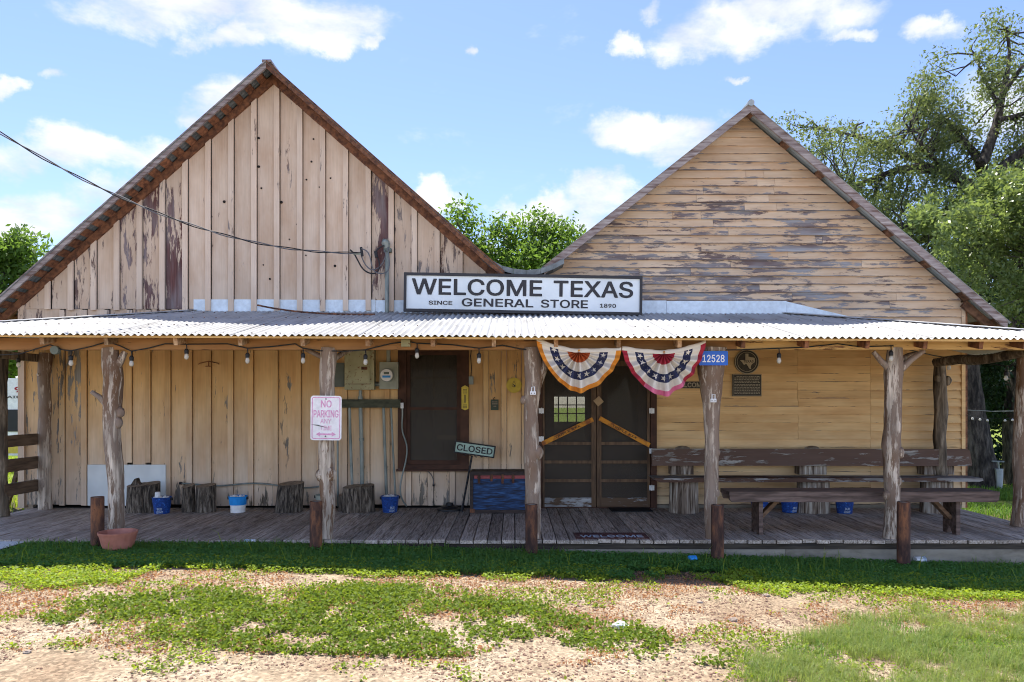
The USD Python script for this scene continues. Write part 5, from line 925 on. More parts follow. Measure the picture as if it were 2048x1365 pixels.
obj('base', MB().lathe([(0, 0), (0.175, 0.0), (0.17, 0.022), (0.12, 0.03), (0.10, 0.05), (0.055, 0.06), (0.045, 0.095), (0.02, 0.1), (0, 0.1)], on_deck(899, -0.22), 20), M['black'], ib, smooth=30)

# benches
YBK = -0.24
bb = thing('bench', 'long back bench of worn brown planks on three split log blocks', 'bench', (X_(1640, -0.5), -0.5, 0))
x0, x1 = X_(1303, YBK), X_(1940, YBK)
obj('backrest', MB().prism([(x0, 0.60), (x1 - 0.005, 0.595), (x1, 0.63), (x1 - 0.03, 0.80), (x1 - 0.06, 0.822), (x0, 0.828)], YBK - 0.045, YBK), M['bench'], bb)
YSE = -0.64; x0, x1 = X_(1312, YSE), X_(1967, YSE); zs = 0.47
obj('seat', MB().prism([(x0, zs - 0.03), (x0 + 0.05, zs - 0.055), (x1 - 0.05, zs - 0.045), (x1, zs - 0.03), (x1 - 0.01, zs), (x0 - 0.03, zs)], YSE, -0.27), M['bench_seat'], bb)
for p0, p1, r0, r1 in ((1340, 1400, 1341, 1386), (1598, 1664, 1597, 1651), (1847, 1912, 1846, 1905)):
    a, c = X_(p0, -0.5), X_(p1, -0.5); w_ = c - a; b = MB()
    b.lathe([(0, 0), (w_ / 2, 0), (w_ / 2 * 0.97, 0.2), (w_ / 2 * 0.96, 0.41), (0, 0.41)], ((a + c) / 2, -0.43, 0), 22, 0.75)
    lb = obj('log_block', b, M['block'], bb, smooth=30); a, c = X_(r0, -0.2), X_(r1, -0.2)
    obj('back_block', MB().box(a, c, -0.236, -0.06, 0.475, 0.70), M['block'], lb)
    obj('cap', MB().lathe([(0.0, 0.86), (0.05, 0.855), (0.10, 0.835), (0.10, 0.70), (0, 0.70)], ((a + c) / 2 + 0.02, -0.15, 0), 14, 0.5), M['cut'], lb, smooth=40) if p0 < 1800 else None
YF = -2.10
fb = thing('bench', 'dark plank bench with board legs near the porch edge', 'bench', (X_(1740, -1.95), -1.95, 0))
x0, x1 = 2.345, 5.285
obj('seat', MB().box(x0, x1, YF, YF + 0.34, 0.435, 0.478), M['bench_plain'], fb)
obj('apron', MB().prism([(x0 + 0.03, 0.365), (x1 - 0.03, 0.365), (x1 - 0.005, 0.39), (x1 - 0.005, 0.434), (x0 + 0.005, 0.434), (x0 + 0.005, 0.39)], YF + 0.003, YF + 0.045), M['bench_plain'], fb); obj('apron', MB().prism([(x0 + 0.03, 0.365), (x1 - 0.03, 0.365), (x1 - 0.005, 0.434), (x0 + 0.005, 0.434)], YF + 0.295, YF + 0.337), M['bench_plain'], fb)
for lx, s in ((X_(1525, YF), 1), (X_(1922, YF), -1)):
    g = MB()
    for ya, yb_ in ((YF + 0.046, YF + 0.17), (YF + 0.17, YF + 0.294)):
        front = ya < YF + 0.1
        q = [(ya, 0.434), (yb_, 0.434), (yb_, 0.10), (yb_ - (0.05 if front else 0), 0.0), (ya + (0 if front else 0.05), 0.0), (ya, 0.10)] if True else 0
        n = len(q); v = [(lx - 0.022, y, z_) for y, z_ in q] + [(lx + 0.022, y, z_) for y, z_ in q]
        g.add(v, [(0, i, i + 1) for i in range(1, n - 1)] + [(n, n + i + 1, n + i) for i in range(1, n - 1)] + [(i, (i + 1) % n, n + (i + 1) % n) for i in range(n)] + [(i, n + (i + 1) % n, n + i) for i in range(n)])
    l_ = obj('leg', g, M['bench_plain'], fb)
    obj('brace', MB().bar((lx + s * 0.025, YF + 0.17, 0.17), (lx + s * 0.27, YF + 0.17, 0.425), 0.09, 0.04), M['brace'], fb)
# mats
bm = thing('door_mat', 'black rubber mat in front of the right screen door', 'door mat', (X_(1262, -0.28), -0.28, 0))
obj('mat', MB().box(X_(1218, -0.13), X_(1300, -0.2), -0.42, -0.09, 0.003, 0.014), M['mat_black'], bm)
rm = thing('door_mat', 'worn red mat with ragged lettering at the porch edge', 'door mat', (X_(1220, -2.15), -2.15, 0))
obj('mat', MB().box(X_(1150, -2.15), X_(1295, -2.15), -2.28, -1.96, 0.003, 0.010), M['mat_red'], rm)
lt = letters('WELCOME', X_(1160, -2.15), X_(1285, -2.15), 0, 1, 0, 1, True)
for v in lt.v: v[:, 1], v[:, 2] = -2.24 + 0.13 * v[:, 2].copy(), 0.0105 + 0.001 * (v[:, 1] < -0.5)
obj('lettering', lt, M['print_white'], rm)
# pot, step, bollards
fp = thing('flower_pot', 'empty terracotta coloured fluted flower pot at the porch edge', 'flower pot', (X_(236, -2.66), -2.66, float(ground_z(-4.0))))
n = 48; pv = []
for r, h in ((0.0, 0.0), (0.115, 0.0), (0.145, 0.07), (0.168, 0.165), (0.182, 0.185), (0.184, 0.205), (0.172, 0.205), (0.155, 0.15), (0.12, 0.04), (0, 0.04)):
    pv += [(r * (1 + (0.022 if 0.06 < h < 0.17 and r > 0.13 else 0) * math.cos(k / n * 2 * PI * 16)) * math.cos(k / n * 2 * PI), r * (1 + (0.022 if 0.06 < h < 0.17 and r > 0.13 else 0) * math.cos(k / n * 2 * PI * 16)) * math.sin(k / n * 2 * PI), h) for k in range(n)]
obj('pot', MB().add(pv, [(i * n + j, i * n + (j + 1) % n, (i + 1) * n + (j + 1) % n, (i + 1) * n + j) for i in range(9) for j in range(n)]), M['pot'], fp, smooth=40, local=True)
st = thing('step_ramp', 'low step with a white top sheet at the far left porch edge', 'step', (-5.7, -2.6, -0.06))
obj('frame', MB().box(-6.6, -5.13, -3.0, -2.37, -0.1, -0.018), M['log_dark'], st); obj('top_sheet', MB().box(-6.62, -5.12, -3.02, -2.365, -0.0175, -0.010), M['sign_white'], st)
BOL = [(195, 994, 'rusty pipe bollard beside the flower pot'), (632, 1003, 'rusty pipe bollard in front of the sign post'), (1063, 1009, 'rusty pipe bollard in front of the post by the chest'), (1435, 1010, 'rusty pipe bollard right of the flared post'), (1807, 1004, 'rusty pipe bollard in front of the bench')]
YO = -2.52; first = None
for p, q, lb in BOL:
    zt = Z_(q, YO); loc = (X_(p, YO), YO, zt - 0.75)
    if first is None:
        first = thing('bollard', lb, 'bollard', loc, 'rusty pipe bollards along the porch edge')
        obj('pipe', MB().lathe([(0.0635, 0.0), (0.0635, 0.746), (0.061, 0.75), (0.055, 0.75), (0.055, 0.5), (0, 0.5)], n=28), M['rust'], first, smooth=40, local=True)
        obj('fill', MB().lathe([(0.0545, 0.70), (0.0545, 0.742), (0.03, 0.747), (0, 0.748)], n=20), M['concrete'], first, smooth=40, local=True)
    else: dup(first, loc, lb, 37 * p % 360)
# litter, stones
def can(label, p, q, cols, rot, r=0.033, h=0.12):
    Y = -2.75; 
    for _ in range(5): Y = FOC * (EYE_Z - float(floor_z(X_(p, Y), Y))) / (q - 805) + EYE_Y
    x = X_(p, Y); t = thing('drink_can', label, 'can', (x, Y, float(floor_z(x, Y)) + r))
    d = np.array((math.cos(rot), math.sin(rot), 0)) * h / 2; c = np.array((x, Y, float(floor_z(x, Y)) + r + 0.02))
    obj('body', MB().tube([c - d, c - 0.9 * d, c + 0.3 * d], [r * 0.8, r, r], 16), M[cols[0]], t, smooth=40); obj('end', MB().tube([c + 0.301 * d, c + 0.9 * d, c + d], [r, r, r * 0.8], 16), M[cols[1]], t, smooth=40); return t
can('crumpled blue and green can lying in the shaded weeds', 1388, 1128, ('sky_blue', 'bright_leaf'), 0.3)
can('white can lying in the weeds beside the right bollard', 1840, 1130, ('white', 'print_white'), 0.1)
can('small pale bottle lying in the grass under the deck edge', 500, 1091, ('print_white', 'ice'), 0.0, 0.022)
YJ = -4.0
for _ in range(6): YJ = FOC * (EYE_Z - float(floor_z(X_(1240, YJ), YJ))) / (1257 - 805) + EYE_Y
tr = thing('paper_scrap', 'crumpled white scrap lying on the gravel', 'litter', (X_(1240, YJ), YJ, float(floor_z(X_(1240, YJ), YJ))))
s_ = trimesh.creation.icosphere(2, 1.0); v = np.array(s_.vertices); v *= 0.6 + 0.9 * meshkit.noise(v * 2.5 + 9, 2)[:, None]
obj('scrap', MB().add(v * (0.055, 0.04, 0.025) + (X_(1240, YJ), YJ, float(floor_z(X_(1240, YJ), YJ)) + 0.02), s_.faces), M['ice'], tr)
stones = [(1466, 1242, .032, 'brown fist sized stone on the gravel left of the grass'), (1504, 1332, .036, 'smooth flat stone near the front of the gravel'), (1532, 1193, .028, 'brown stone at the edge of the sunlit weeds'), (300, 1338, .022, 'grey stone at the left front of the gravel'), (1400, 1206, .022, 'pale stone in the middle of the gravel'), (55, 1306, .02, 'dark stone at the far left of the gravel')]
M['stone'] = surf('field_stone', [(0.3, (0.2, 0.15, 0.12)), (0.7, (0.4, 0.34, 0.29))], (20, 20, 20), vary=0.3)
for i, (p, q, r, lb) in enumerate(stones):
    Y = -4.0
    for _ in range(8): Y = FOC * (EYE_Z - float(floor_z(X_(p, Y), Y))) / (q - 805) + EYE_Y
    x = X_(p, Y); s_ = trimesh.creation.icosphere(2, 1.0); v = np.array(s_.vertices); v = np.sign(v) * np.abs(v) ** 0.75 * (0.6 + 0.8 * meshkit.noise(v * 2.0 + i * 7, i)[:, None])
    t = obj('stone', MB().add(v * (r, r * 0.8, r * 0.5) + (x, Y, float(floor_z(x, Y)) + r * 0.2), s_.faces), M['stone'], smooth=True); note(t, lb, 'stone', 'loose stones on the gravel')
fs = thing('metal_strip', 'rusty metal strip lying on the porch roof', 'scrap metal', P_(640, 624, -0.5))
obj('strip', MB().tube(spline([(*P_(515, 613, -0.25)[:2], zp(X_(515, -.25), -.25) + 0.11), (X_(560, -.3), -.35, zp(0, -.35) + 0.08), (X_(650, -.5), -.5, zp(0, -.5) + 0.035), (X_(750, -.55), -.55, zp(0, -.55) + 0.03)], 20), 0.012, 6), M['rust'], fs)

# ------------------------------------------------------------------ behind and beside the store
vn = thing('parked_van', 'white van with dark windows parked behind the railing', 'van', (-11.4, 7.0, -0.1))
vy, vx0, vx1, vz = 6.0, -13.2, -8.6, 0.02
body = [(vx0, vz + 0.25), (vx1 - 0.9, vz + 0.25), (vx1, vz + 0.3), (vx1, vz + 0.95), (vx1 - 1.0, vz + 1.15), (vx1 - 1.6, vz + 1.95), (vx0 + 0.1, vz + 2.0), (vx0, vz + 1.8)]
obj('body', MB().prism(body, vy, vy + 1.9), M['white'], vn)
obj('window', MB().prism([(vx0 + 0.3, vz + 0.78), (vx1 - 1.5, vz + 0.78), (vx1 - 1.75, vz + 1.27), (vx0 + 0.3, vz + 1.27)], vy - 0.012, vy + 0.002), M['black'], vn)
obj('stripe', MB().box(vx0 + 0.02, vx1 - 0.5, vy - 0.008, vy, vz + 0.30, vz + 0.62), M['yellow'], vn)
obj('lettering', letters('9', X_(29, vy), X_(44, vy), Z_(785, vy), Z_(774, vy), vy - 0.001, 0.004), M['cl_red'], vn); obj('lettering', letters('AIR', X_(14, vy), X_(42, vy), Z_(797, vy), Z_(792, vy), vy - 0.001, 0.004), M['ink'], vn)
for wx in (vx0 + 0.8, vx1 - 0.9):
    wh = obj('wheel', MB().disc_y(wx, vy + 0.18, vz + 0.2, 0.33, 0.2, 28), M['mat_black'], vn); obj('rim', MB().disc_y(wx, vy - 0.021, vz + 0.2, 0.2, 0.012, 20), M['conduit'], wh)
lp = thing('leaning_pole', 'dark brown pole leaning outside the railing at the left corner', 'pole', P_(14, 1020, 0.6))
obj('pole', MB().bar(P_(10, 1028, 0.5), P_(77, 800, 0.25), 0.05, 0.05, (0, 1, 0)), M['rail'], lp)
pd = thing('pump_stand', 'grey metal canister with a T handle standing by the oak trunks', 'hand pump', (X_(1999, 4.6), 4.6, float(ground_z(9))))
gz9 = float(ground_z(9))
obj('canister', MB().tube([(X_(1999, 4.6), 4.6, gz9), (X_(1998, 4.6), 4.6, Z_(938, 4.6))], [0.055, 0.075], 14), M['tin_grey'], pd, smooth=50); obj('handle', MB().tube([(X_(1998, 4.6), 4.6, Z_(938, 4.6)), (X_(1996, 4.6), 4.6, Z_(924, 4.6))], 0.018, 8).tube([P_(1984, 923, 4.6), P_(2008, 924, 4.6)], 0.016, 8), M['conduit'], pd)

def leaves(centres, radii, per, size, rs, flat=0.55, up=0.25):
    """Leaf quads around cluster centres, as one vertex block."""
    n = len(centres) * per; c = np.repeat(centres, per, 0); r = np.repeat(radii, per)
    d = rs.normal(size=(n, 3)); d /= np.linalg.norm(d, axis=1)[:, None]
    p = c + d * (r * rs.uniform(0.15, 1, n) ** 0.6)[:, None] * (1, 1, flat)
    a = rs.normal(size=(n, 3)); a /= np.linalg.norm(a, axis=1)[:, None]; nn = rs.normal(size=(n, 3)) + (0, 0, up * 4); b = np.cross(nn, a); b /= np.linalg.norm(b, axis=1)[:, None] + 1e-9
    s = size * rs.uniform(0.6, 1.3, n)[:, None]
    v = np.stack([p - a * s, p + b * s * 0.42, p + a * s, p - b * s * 0.42], 1).reshape(-1, 3)
    return v, np.arange(n * 4).reshape(-1, 4)
def limb(b, pts, r0, r1, seed, n=9): 
    q = spline(pts, 5 * len(pts)) if len(pts) > 2 else np.linspace(pts[0], pts[1], 5); b.tube(q, np.linspace(r0, r1, len(q)), n, seed, 0.22)
    return q
def twigs(b, nodes, centres, rs, share=1.0, r=0.02):
    for c in centres:
        if rs.random() > share: continue
        i = np.argmin(((nodes - c) ** 2).sum(1)); a = nodes[i]; m = (a + c) / 2 + rs.normal(size=3) * 0.12 * np.linalg.norm(c - a)
        b.tube(np.array([a, (a + m) / 2 + rs.normal(size=3) * 0.05, m, c]), [r, r * 0.8, r * 0.6, r * 0.25], 5)

# the live oak right of the store
rs = np.random.default_rng(41); YK = 5.6
oak = thing('oak_tree', 'large old oak with crooked dark limbs rising behind the right gable', 'tree', (10.2, 5.2, float(ground_z(9))))
tb = MB(); g9 = float(ground_z(9)) - 0.1; node = np.array(P_(1985, 420, YK))
nodes = []
tk = [np.array((9.68, 5.0, g9)), np.array((9.5, 5.0, 1.2)), np.array((9.42, 5.1, 2.4)), np.array((9.7, 5.3, 4.0)), node]
tb.tube(spline(tk, 24), np.interp(np.linspace(0, 1, 24), (0, .1, .3, 1), (0.42, 0.31, 0.27, 0.2)), 20, 3, 0.2)
t2 = [np.array((11.0, 5.6, g9)), np.array((10.95, 5.6, 2.0)), np.array((11.1, 5.7, 4.2)), np.array(P_(2045, 330, YK))]
tb.tube(spline(t2, 24), np.interp(np.linspace(0, 1, 24), (0, .1, .3, 1), (0.46, 0.33, 0.29, 0.2)), 20, 4, 0.2)
L_ = [([(1985, 420), (1950, 388), (1905, 350), (1860, 338), (1800, 340), (1740, 360), (1690, 372)], .17, .025, 0.0), ([(1985, 420), (1970, 385), (1962, 330), (1935, 290), (1900, 250), (1860, 225)], .15, .02, .4), ([(1962, 330), (1975, 300), (1995, 240), (2005, 190), (2018, 120), (2010, 60)], .12, .02, .2), ([(1975, 385), (2010, 330), (2050, 300), (2110, 260)], .13, .03, -.3),
      ([(1860, 338), (1810, 310), (1760, 290), (1700, 270), (1640, 258)], .07, .015, .3), ([(1905, 350), (1850, 300), (1820, 260)], .06, .015, -.4), ([(1960, 400), (1900, 420), (1840, 440), (1790, 470)], .09, .02, -.6), ([(2000, 215), (1970, 160), (1950, 110)], .05, .015, .1), ([(2005, 190), (2040, 140), (2080, 90)], .06, .02, -.2), ([(1995, 240), (2040, 230), (2090, 210)], .06, .02, .3)]
for pts, r0, r1, dy in L_:
    q = limb(tb, [np.array(P_(p, q_, YK + dy * i / len(pts) * 2)) for i, (p, q_) in enumerate(pts)], r0, r1, int(p + pts[1][0]) if False else int(pts[1][0])); nodes += list(q)
nodes = np.array(nodes)
cl = []
def region(poly, n, y0, y1, rs):
    from matplotlib.path import Path as MP
    pp = MP(poly); lo, hi = np.min(poly, 0), np.max(poly, 0); out = []
    while len(out) < n:
        p = rs.uniform(lo, hi)
        if pp.contains_point(p): out.append(P_(p[0], p[1], rs.uniform(y0, y1)))
    return out
def inside(poly, p):
    c = False
    for i in range(len(poly)):
        (xa, ya), (xb, yb) = poly[i], poly[i - 1]
        if (ya > p[1]) != (yb > p[1]) and p[0] < (xb - xa) * (p[1] - ya) / (yb - ya) + xa: c = not c
    return c
def region(poly, n, y0, y1, rs):
    lo, hi = np.min(poly, 0), np.max(poly, 0); out = []
    while len(out) < n:
        p = rs.uniform(lo, hi)
        if inside(poly, p): out.append(P_(p[0], p[1], rs.uniform(y0, y1)))
    return out
cl += region([(1610, 262), (1660, 250), (1760, 262), (1820, 275), (1900, 300), (1960, 420), (1900, 470), (1830, 470), (1760, 440), (1690, 400), (1640, 320)], 120, 4.6, 6.8, rs)
cl += region([(1820, 180), (1860, 110), (1900, 190), (1960, 250), (1960, 330), (1900, 330), (1830, 260)], 55, 5.0, 6.8, rs)
cl += region([(1950, 130), (1975, 40), (2040, 60), (2130, 40), (2150, 300), (2050, 330), (1990, 260), (1960, 190)], 75, 4.8, 6.8, rs)
cl += region([(1740, 440), (1960, 420), (2150, 330), (2150, 480), (1960, 520), (1830, 500)], 80, 5.0, 7.5, rs)
cl += region([(1955, 300), (2160, 240), (2160, 430), (1955, 425)], 60, 5.2, 6.6, rs) + region([(1650, 350), (1780, 430), (1900, 470), (1890, 560), (1790, 500), (1690, 420)], 60, 5.6, 7.0, rs) + region([(1780, 250), (1990, 60), (2150, 60), (2150, 430), (1900, 420)], 30, 5.4, 7.2, rs) + region([(1680, 310), (1790, 235), (1850, 195), (1900, 300), (1800, 330)], 26, 5.0, 6.6, rs)
cl += [P_(p, q, YK) for p, q in ((1572, 243), (1590, 250), (1600, 262), (1622, 256), (1640, 300), (1655, 290), (1985, 35), (1965, 60), (1870, 130), (1880, 118))]
cl = np.array(cl); rad = rs.uniform(0.22, 0.5, len(cl))
obj('trunk', tb, M['limb'], oak, smooth=60)
tw = MB(); twigs(tw, nodes, cl, rs, 0.8, 0.022); obj('branches', tw, M['limb'], oak)
v, f = leaves(cl, rad, 105, 0.042, rs, 0.8); obj('crown', MB().add(v, f), M['oak_leaf'], oak)
# shrub-like young tree at the right corner
sh = thing('evergreen_tree', 'dense pale green evergreen tree behind the right eave', 'tree', (9.6, 3.6, float(ground_z(9))))
cl = np.array(region([(1830, 430), (1900, 420), (1960, 395), (2060, 350), (2200, 330), (2200, 640), (2040, 655), (1990, 630), (1940, 570), (1880, 520)], 190, 2.6, 4.6, rs) + region([(1820, 440), (2200, 340), (2200, 420), (1900, 500)], 25, 2.6, 3.4, rs) + region([(1790, 430), (1960, 360), (2150, 290), (2150, 380), (1960, 430), (1850, 470)], 40, 3.6, 5.2, rs))
v, f = leaves(cl, rs.uniform(0.2, 0.42, len(cl)), 120, 0.052, rs, 0.8); obj('crown', MB().add(v, f), M['bush_leaf'], sh)
tb = MB(); st_ = np.linspace((10.4, 3.7, g9), (10.2, 3.7, 4.2), 8); tb.tube(st_, np.linspace(0.14, 0.05, 8), 10, 6, 0.2); twigs(tb, st_[4:], cl[::4], rs, 1.0, 0.02); obj('trunk', tb, M['bark'], sh, smooth=60)
# dark growth between and behind the trunks
dk = thing('ivy_shrub', 'dark leafy shrub growing between the two oak trunks', 'shrub', (10.6, 6.6, float(ground_z(9))))
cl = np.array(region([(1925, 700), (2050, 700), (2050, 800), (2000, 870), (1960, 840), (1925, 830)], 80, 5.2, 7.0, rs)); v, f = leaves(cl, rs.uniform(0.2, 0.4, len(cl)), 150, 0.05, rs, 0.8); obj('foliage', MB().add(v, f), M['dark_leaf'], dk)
obj('stem', MB().tube([(10.6, 6.7, g9), (10.6, 6.7, 1.6)], [0.06, 0.02], 8), M['bark'], dk)
def hedge(label, x0, x1, y0, y1, z1, n, per, mat, seed, size=0.09):
    rs = np.random.default_rng(seed); t = thing('hedge', label, 'hedge', ((x0 + x1) / 2, (y0 + y1) / 2, -0.3))
    c = np.stack([rs.uniform(x0, x1, n), rs.uniform(y0, y1, n), rs.uniform(0, 1, n) ** 0.8 * z1 - 0.3], 1); v, f = leaves(c, rs.uniform(0.3, 0.65, n), per, size, rs, 0.8); obj('foliage', MB().add(v, f), M[mat], t, kind=None)
    st = MB()
    for k in range(8): st.tube([(x0 + (x1 - x0) * (k + .5) / 8, (y0 + y1) / 2, -0.5), (x0 + (x1 - x0) * (k + .5) / 8 + 0.2, (y0 + y1) / 2, z1 * 0.6)], [0.08, 0.03], 7)
    obj('stems', st, M['bark'], t)
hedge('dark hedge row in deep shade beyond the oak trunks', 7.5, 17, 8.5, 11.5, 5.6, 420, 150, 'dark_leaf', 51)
# far trees
def tree(name, label, base, h_trunk, blobs, mat, seed, n, per, size, twr=0.03):
    rs = np.random.default_rng(seed); t = thing(name, label, 'tree', base); base = np.array(base, float)
    tb = MB(); top = np.array((base[0] + 0.2, base[1], base[2] + h_trunk)); st = np.linspace(base, top, 10); tb.tube(st, np.linspace(0.28, 0.12, 10), 12, seed, 0.15)
    nodes = [top]; cl, k = [], 0
    for c, r in blobs:
        c, r = np.array(c, float), np.array(r, float); q = limb(tb, [top, (top + c) / 2 + rs.normal(size=3) * 0.2, c], 0.11, 0.03, seed + k); nodes += list(q); k += 1
        m = int(n * np.prod(r) / sum(np.prod(np.array(x[1], float)) for x in blobs)); d = rs.normal(size=(m, 3)); d /= np.linalg.norm(d, axis=1)[:, None]; cl.append(c + d * r * rs.uniform(0.1, 1, (m, 1)) ** 0.45)
    cl = np.vstack(cl); obj('trunk', tb, M['bark'], t, smooth=60); tw = MB(); twigs(tw, np.array(nodes), cl, rs, 0.5, twr); obj('branches', tw, M['bark'], t)
    v, f = leaves(cl, rs.uniform(0.35, 0.75, len(cl)), per, size, rs, 0.8); obj('crown', MB().add(v, f), M[mat], t)
YX = 15.0; kx = (YX - EYE_Y) / FOC
def bl(p, q, a, b, Y, d=1.0): return (P_(p, q, Y), (a * (Y - EYE_Y) / FOC, d * a * (Y - EYE_Y) / FOC, b * (Y - EYE_Y) / FOC))
tree('leafy_tree', 'light green tree in the valley between both gables', (X_(1060, YX), YX, -0.2), 4.2, [bl(1070, 455, 38, 30, YX), bl(1010, 480, 45, 34, YX), bl(1115, 475, 52, 32, YX), bl(1060, 530, 100, 45, YX), bl(915, 450, 38, 34, YX), bl(950, 500, 40, 40, YX), bl(1165, 470, 22, 20, YX)], 'bright_leaf', 61, 210, 48, 0.10, 0.02)
YY = 13.0
tree('leafy_tree', 'bright green tree beyond the left eave behind the van', (X_(10, YY), YY, -0.1), 3.0, [bl(30, 500, 55, 28, YY), bl(-20, 520, 60, 40, YY), bl(55, 560, 50, 50, YY), bl(10, 620, 90, 60, YY), bl(25, 700, 80, 60, YY), bl(-70, 620, 60, 90, YY)], 'bright_leaf', 62, 260, 85, 0.10, 0.02)

# ------------------------------------------------------------------ ground cover
rs = np.random.default_rng(77)
def to_px(x, y):
    d = y - EYE_Y; return 1027 + FOC * x / d, 805 + FOC * (EYE_Z - floor_z(x, y)) / d
def scatter(n, x0, x1, y0, y1, keep):
    x, y = rs.uniform(x0, x1, n), rs.uniform(y0, y1, n); k = keep(x, y); x, y = x[k], y[k]; return x, y, floor_z(x, y)
def nz(x, y, s, seed): return meshkit.fbm(np.stack([x * s, y * s, 0 * x], -1), 4, seed)
def leaf_mesh(x, y, z, size, h0, h1, tilt=0.5):
    """Little rounded leaves (hexagons) facing mostly up."""
    n = len(x); c = np.stack([x, y, z + rs.uniform(h0, h1, n)], 1); nn = rs.normal(size=(n, 3)) * tilt + (0, 0, 1); nn /= np.linalg.norm(nn, axis=1)[:, None]
    a = np.cross(nn, rs.normal(size=(n, 3))); a /= np.linalg.norm(a, axis=1)[:, None]; b = np.cross(nn, a); s = size * rs.uniform(0.6, 1.35, n)
    ang = np.array([0, 1.1, 2.1, PI, -2.1, -1.1]); rr = np.array([1, 0.75, 0.7, 0.85, 0.7, 0.75])
    v = c[:, None] + s[:, None, None] * rr[None, :, None] * (np.cos(ang)[None, :, None] * a[:, None] + np.sin(ang)[None, :, None] * b[:, None]) + (0.18 * s)[:, None, None] * np.array([0, 1, 1, 0, 1, 1])[None, :, None] * nn[:, None]
    base = np.arange(n)[:, None] * 6; f = np.concatenate([base + np.array(q) for q in ((0, 1, 3), (1, 2, 3), (0, 3, 5), (5, 3, 4))])
    return MB().add(v.reshape(-1, 3), f)
def blade_mesh(x, y, z, h, w, lean=0.5):
    n = len(x); p = np.stack([x, y, z - 0.005], 1); t = rs.uniform(0, 2 * PI, n); d = np.stack([np.cos(t), np.sin(t), 0 * t], 1); s = np.stack([-np.sin(t), np.cos(t), 0 * t], 1)
    hh = h * rs.uniform(0.5, 1.4, n)[:, None]; ln = lean * rs.uniform(0.2, 1.2, n)[:, None]; ww = w * rs.uniform(0.7, 1.3, n)[:, None]
    m = p + d * hh * ln * 0.35 + np.array((0, 0, 1)) * hh * 0.6; e = p + d * hh * ln + np.array((0, 0, 1)) * hh * (1 - 0.3 * ln)
    v = np.stack([p - s * ww, p + s * ww, m + s * ww * 0.8, m - s * ww * 0.8, e], 1).reshape(-1, 3); base = np.arange(n)[:, None] * 5
    return MB().add(v, np.concatenate([base + np.array(q) for q in ((0, 1, 2), (0, 2, 3), (3, 2, 4))]))
def stuff(name, label, mb, mat, cat): return obj(name, mb, M[mat], label=label, cat=cat, kind='stuff')
front = lambda x, y: (y < -2.36) | (x < -6.65) | (x > 6.12)
free = lambda x, y: ~((x > -6.7) & (x < -5.08) & (y > -3.05))
# shaded strip under the eave
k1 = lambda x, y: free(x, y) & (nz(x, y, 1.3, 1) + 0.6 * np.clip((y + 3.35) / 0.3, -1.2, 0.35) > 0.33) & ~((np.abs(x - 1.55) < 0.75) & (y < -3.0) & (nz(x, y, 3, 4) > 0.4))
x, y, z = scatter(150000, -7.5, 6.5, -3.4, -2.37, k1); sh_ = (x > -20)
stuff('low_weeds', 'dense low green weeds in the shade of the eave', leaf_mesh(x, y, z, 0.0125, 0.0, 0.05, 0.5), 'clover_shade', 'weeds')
x, y, z = scatter(16000, -7.5, 6.5, -3.5, -2.37, lambda x, y: k1(x, y) & (nz(x, y, 1.0, 9) > 0.42)); stuff('grass', 'shaded grass tufts along the porch edge', blade_mesh(x, y, z, 0.10, 0.0035, 0.8), 'grass', 'grass')
# sunlit fringe
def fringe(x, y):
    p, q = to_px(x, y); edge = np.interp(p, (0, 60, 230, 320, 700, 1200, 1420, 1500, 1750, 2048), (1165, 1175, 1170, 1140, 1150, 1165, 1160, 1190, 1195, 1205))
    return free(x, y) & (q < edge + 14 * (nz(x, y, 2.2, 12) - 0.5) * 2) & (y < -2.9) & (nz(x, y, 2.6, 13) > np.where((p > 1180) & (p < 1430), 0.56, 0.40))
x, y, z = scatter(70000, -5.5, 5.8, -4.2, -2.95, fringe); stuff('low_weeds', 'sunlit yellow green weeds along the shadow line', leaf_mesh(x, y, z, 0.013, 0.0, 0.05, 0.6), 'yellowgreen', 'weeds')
# big clover patch
PATCH = [[(70, 1240), (150, 1205), (260, 1188), (420, 1180), (520, 1196), (640, 1180), (760, 1176), (920, 1190), (1040, 1212), (1130, 1228), (1210, 1268), (1310, 1288), (1300, 1318), (1200, 1308), (1080, 1288), (960, 1290), (930, 1340), (880, 1362), (790, 1352), (700, 1330), (600, 1325), (520, 1312), (440, 1300), (330, 1285), (290, 1252), (200, 1250), (120, 1246)], [(1370, 1330), (1400, 1312), (1450, 1305), (1490, 1318), (1470, 1340), (1410, 1342)], [(310, 1372), (350, 1350), (430, 1348), (460, 1370)], [(1190, 1270), (1260, 1250), (1350, 1275), (1330, 1300), (1240, 1302)]]
def patch(x, y):
    p, q = to_px(x, y); p = p + 80 * (nz(x, y, 2.5, 21) - 0.5) + 16 * rs.normal(size=len(x)); q = q + 30 * (nz(x, y, 3.0, 22) - 0.5) + 6 * rs.normal(size=len(x)); k = np.zeros(len(x), bool)
    for poly in PATCH:
        P2 = np.array(poly, float); inn = np.zeros(len(x), bool)
        for i in range(len(P2)):
            (xa, ya), (xb, yb) = P2[i], P2[i - 1]; c = (ya > q) != (yb > q)
            if ya != yb: inn ^= c & (p < (xb - xa) * (q - ya) / (yb - ya) + xa)
        k |= inn
    return k & (nz(x, y, 4.0, 23) + 0.35 * (nz(x, y, 14.0, 24) - 0.5) + rs.normal(size=len(x)) * 0.05 > 0.40)
x, y, z = scatter(100000, -4.8, 3.0, -5.5, -3.3, patch); stuff('clover_patch', 'broad mat of dark green leafy clover on the gravel', leaf_mesh(x, y, z, 0.0135, 0.0, 0.045, 0.9), 'clover', 'clover')
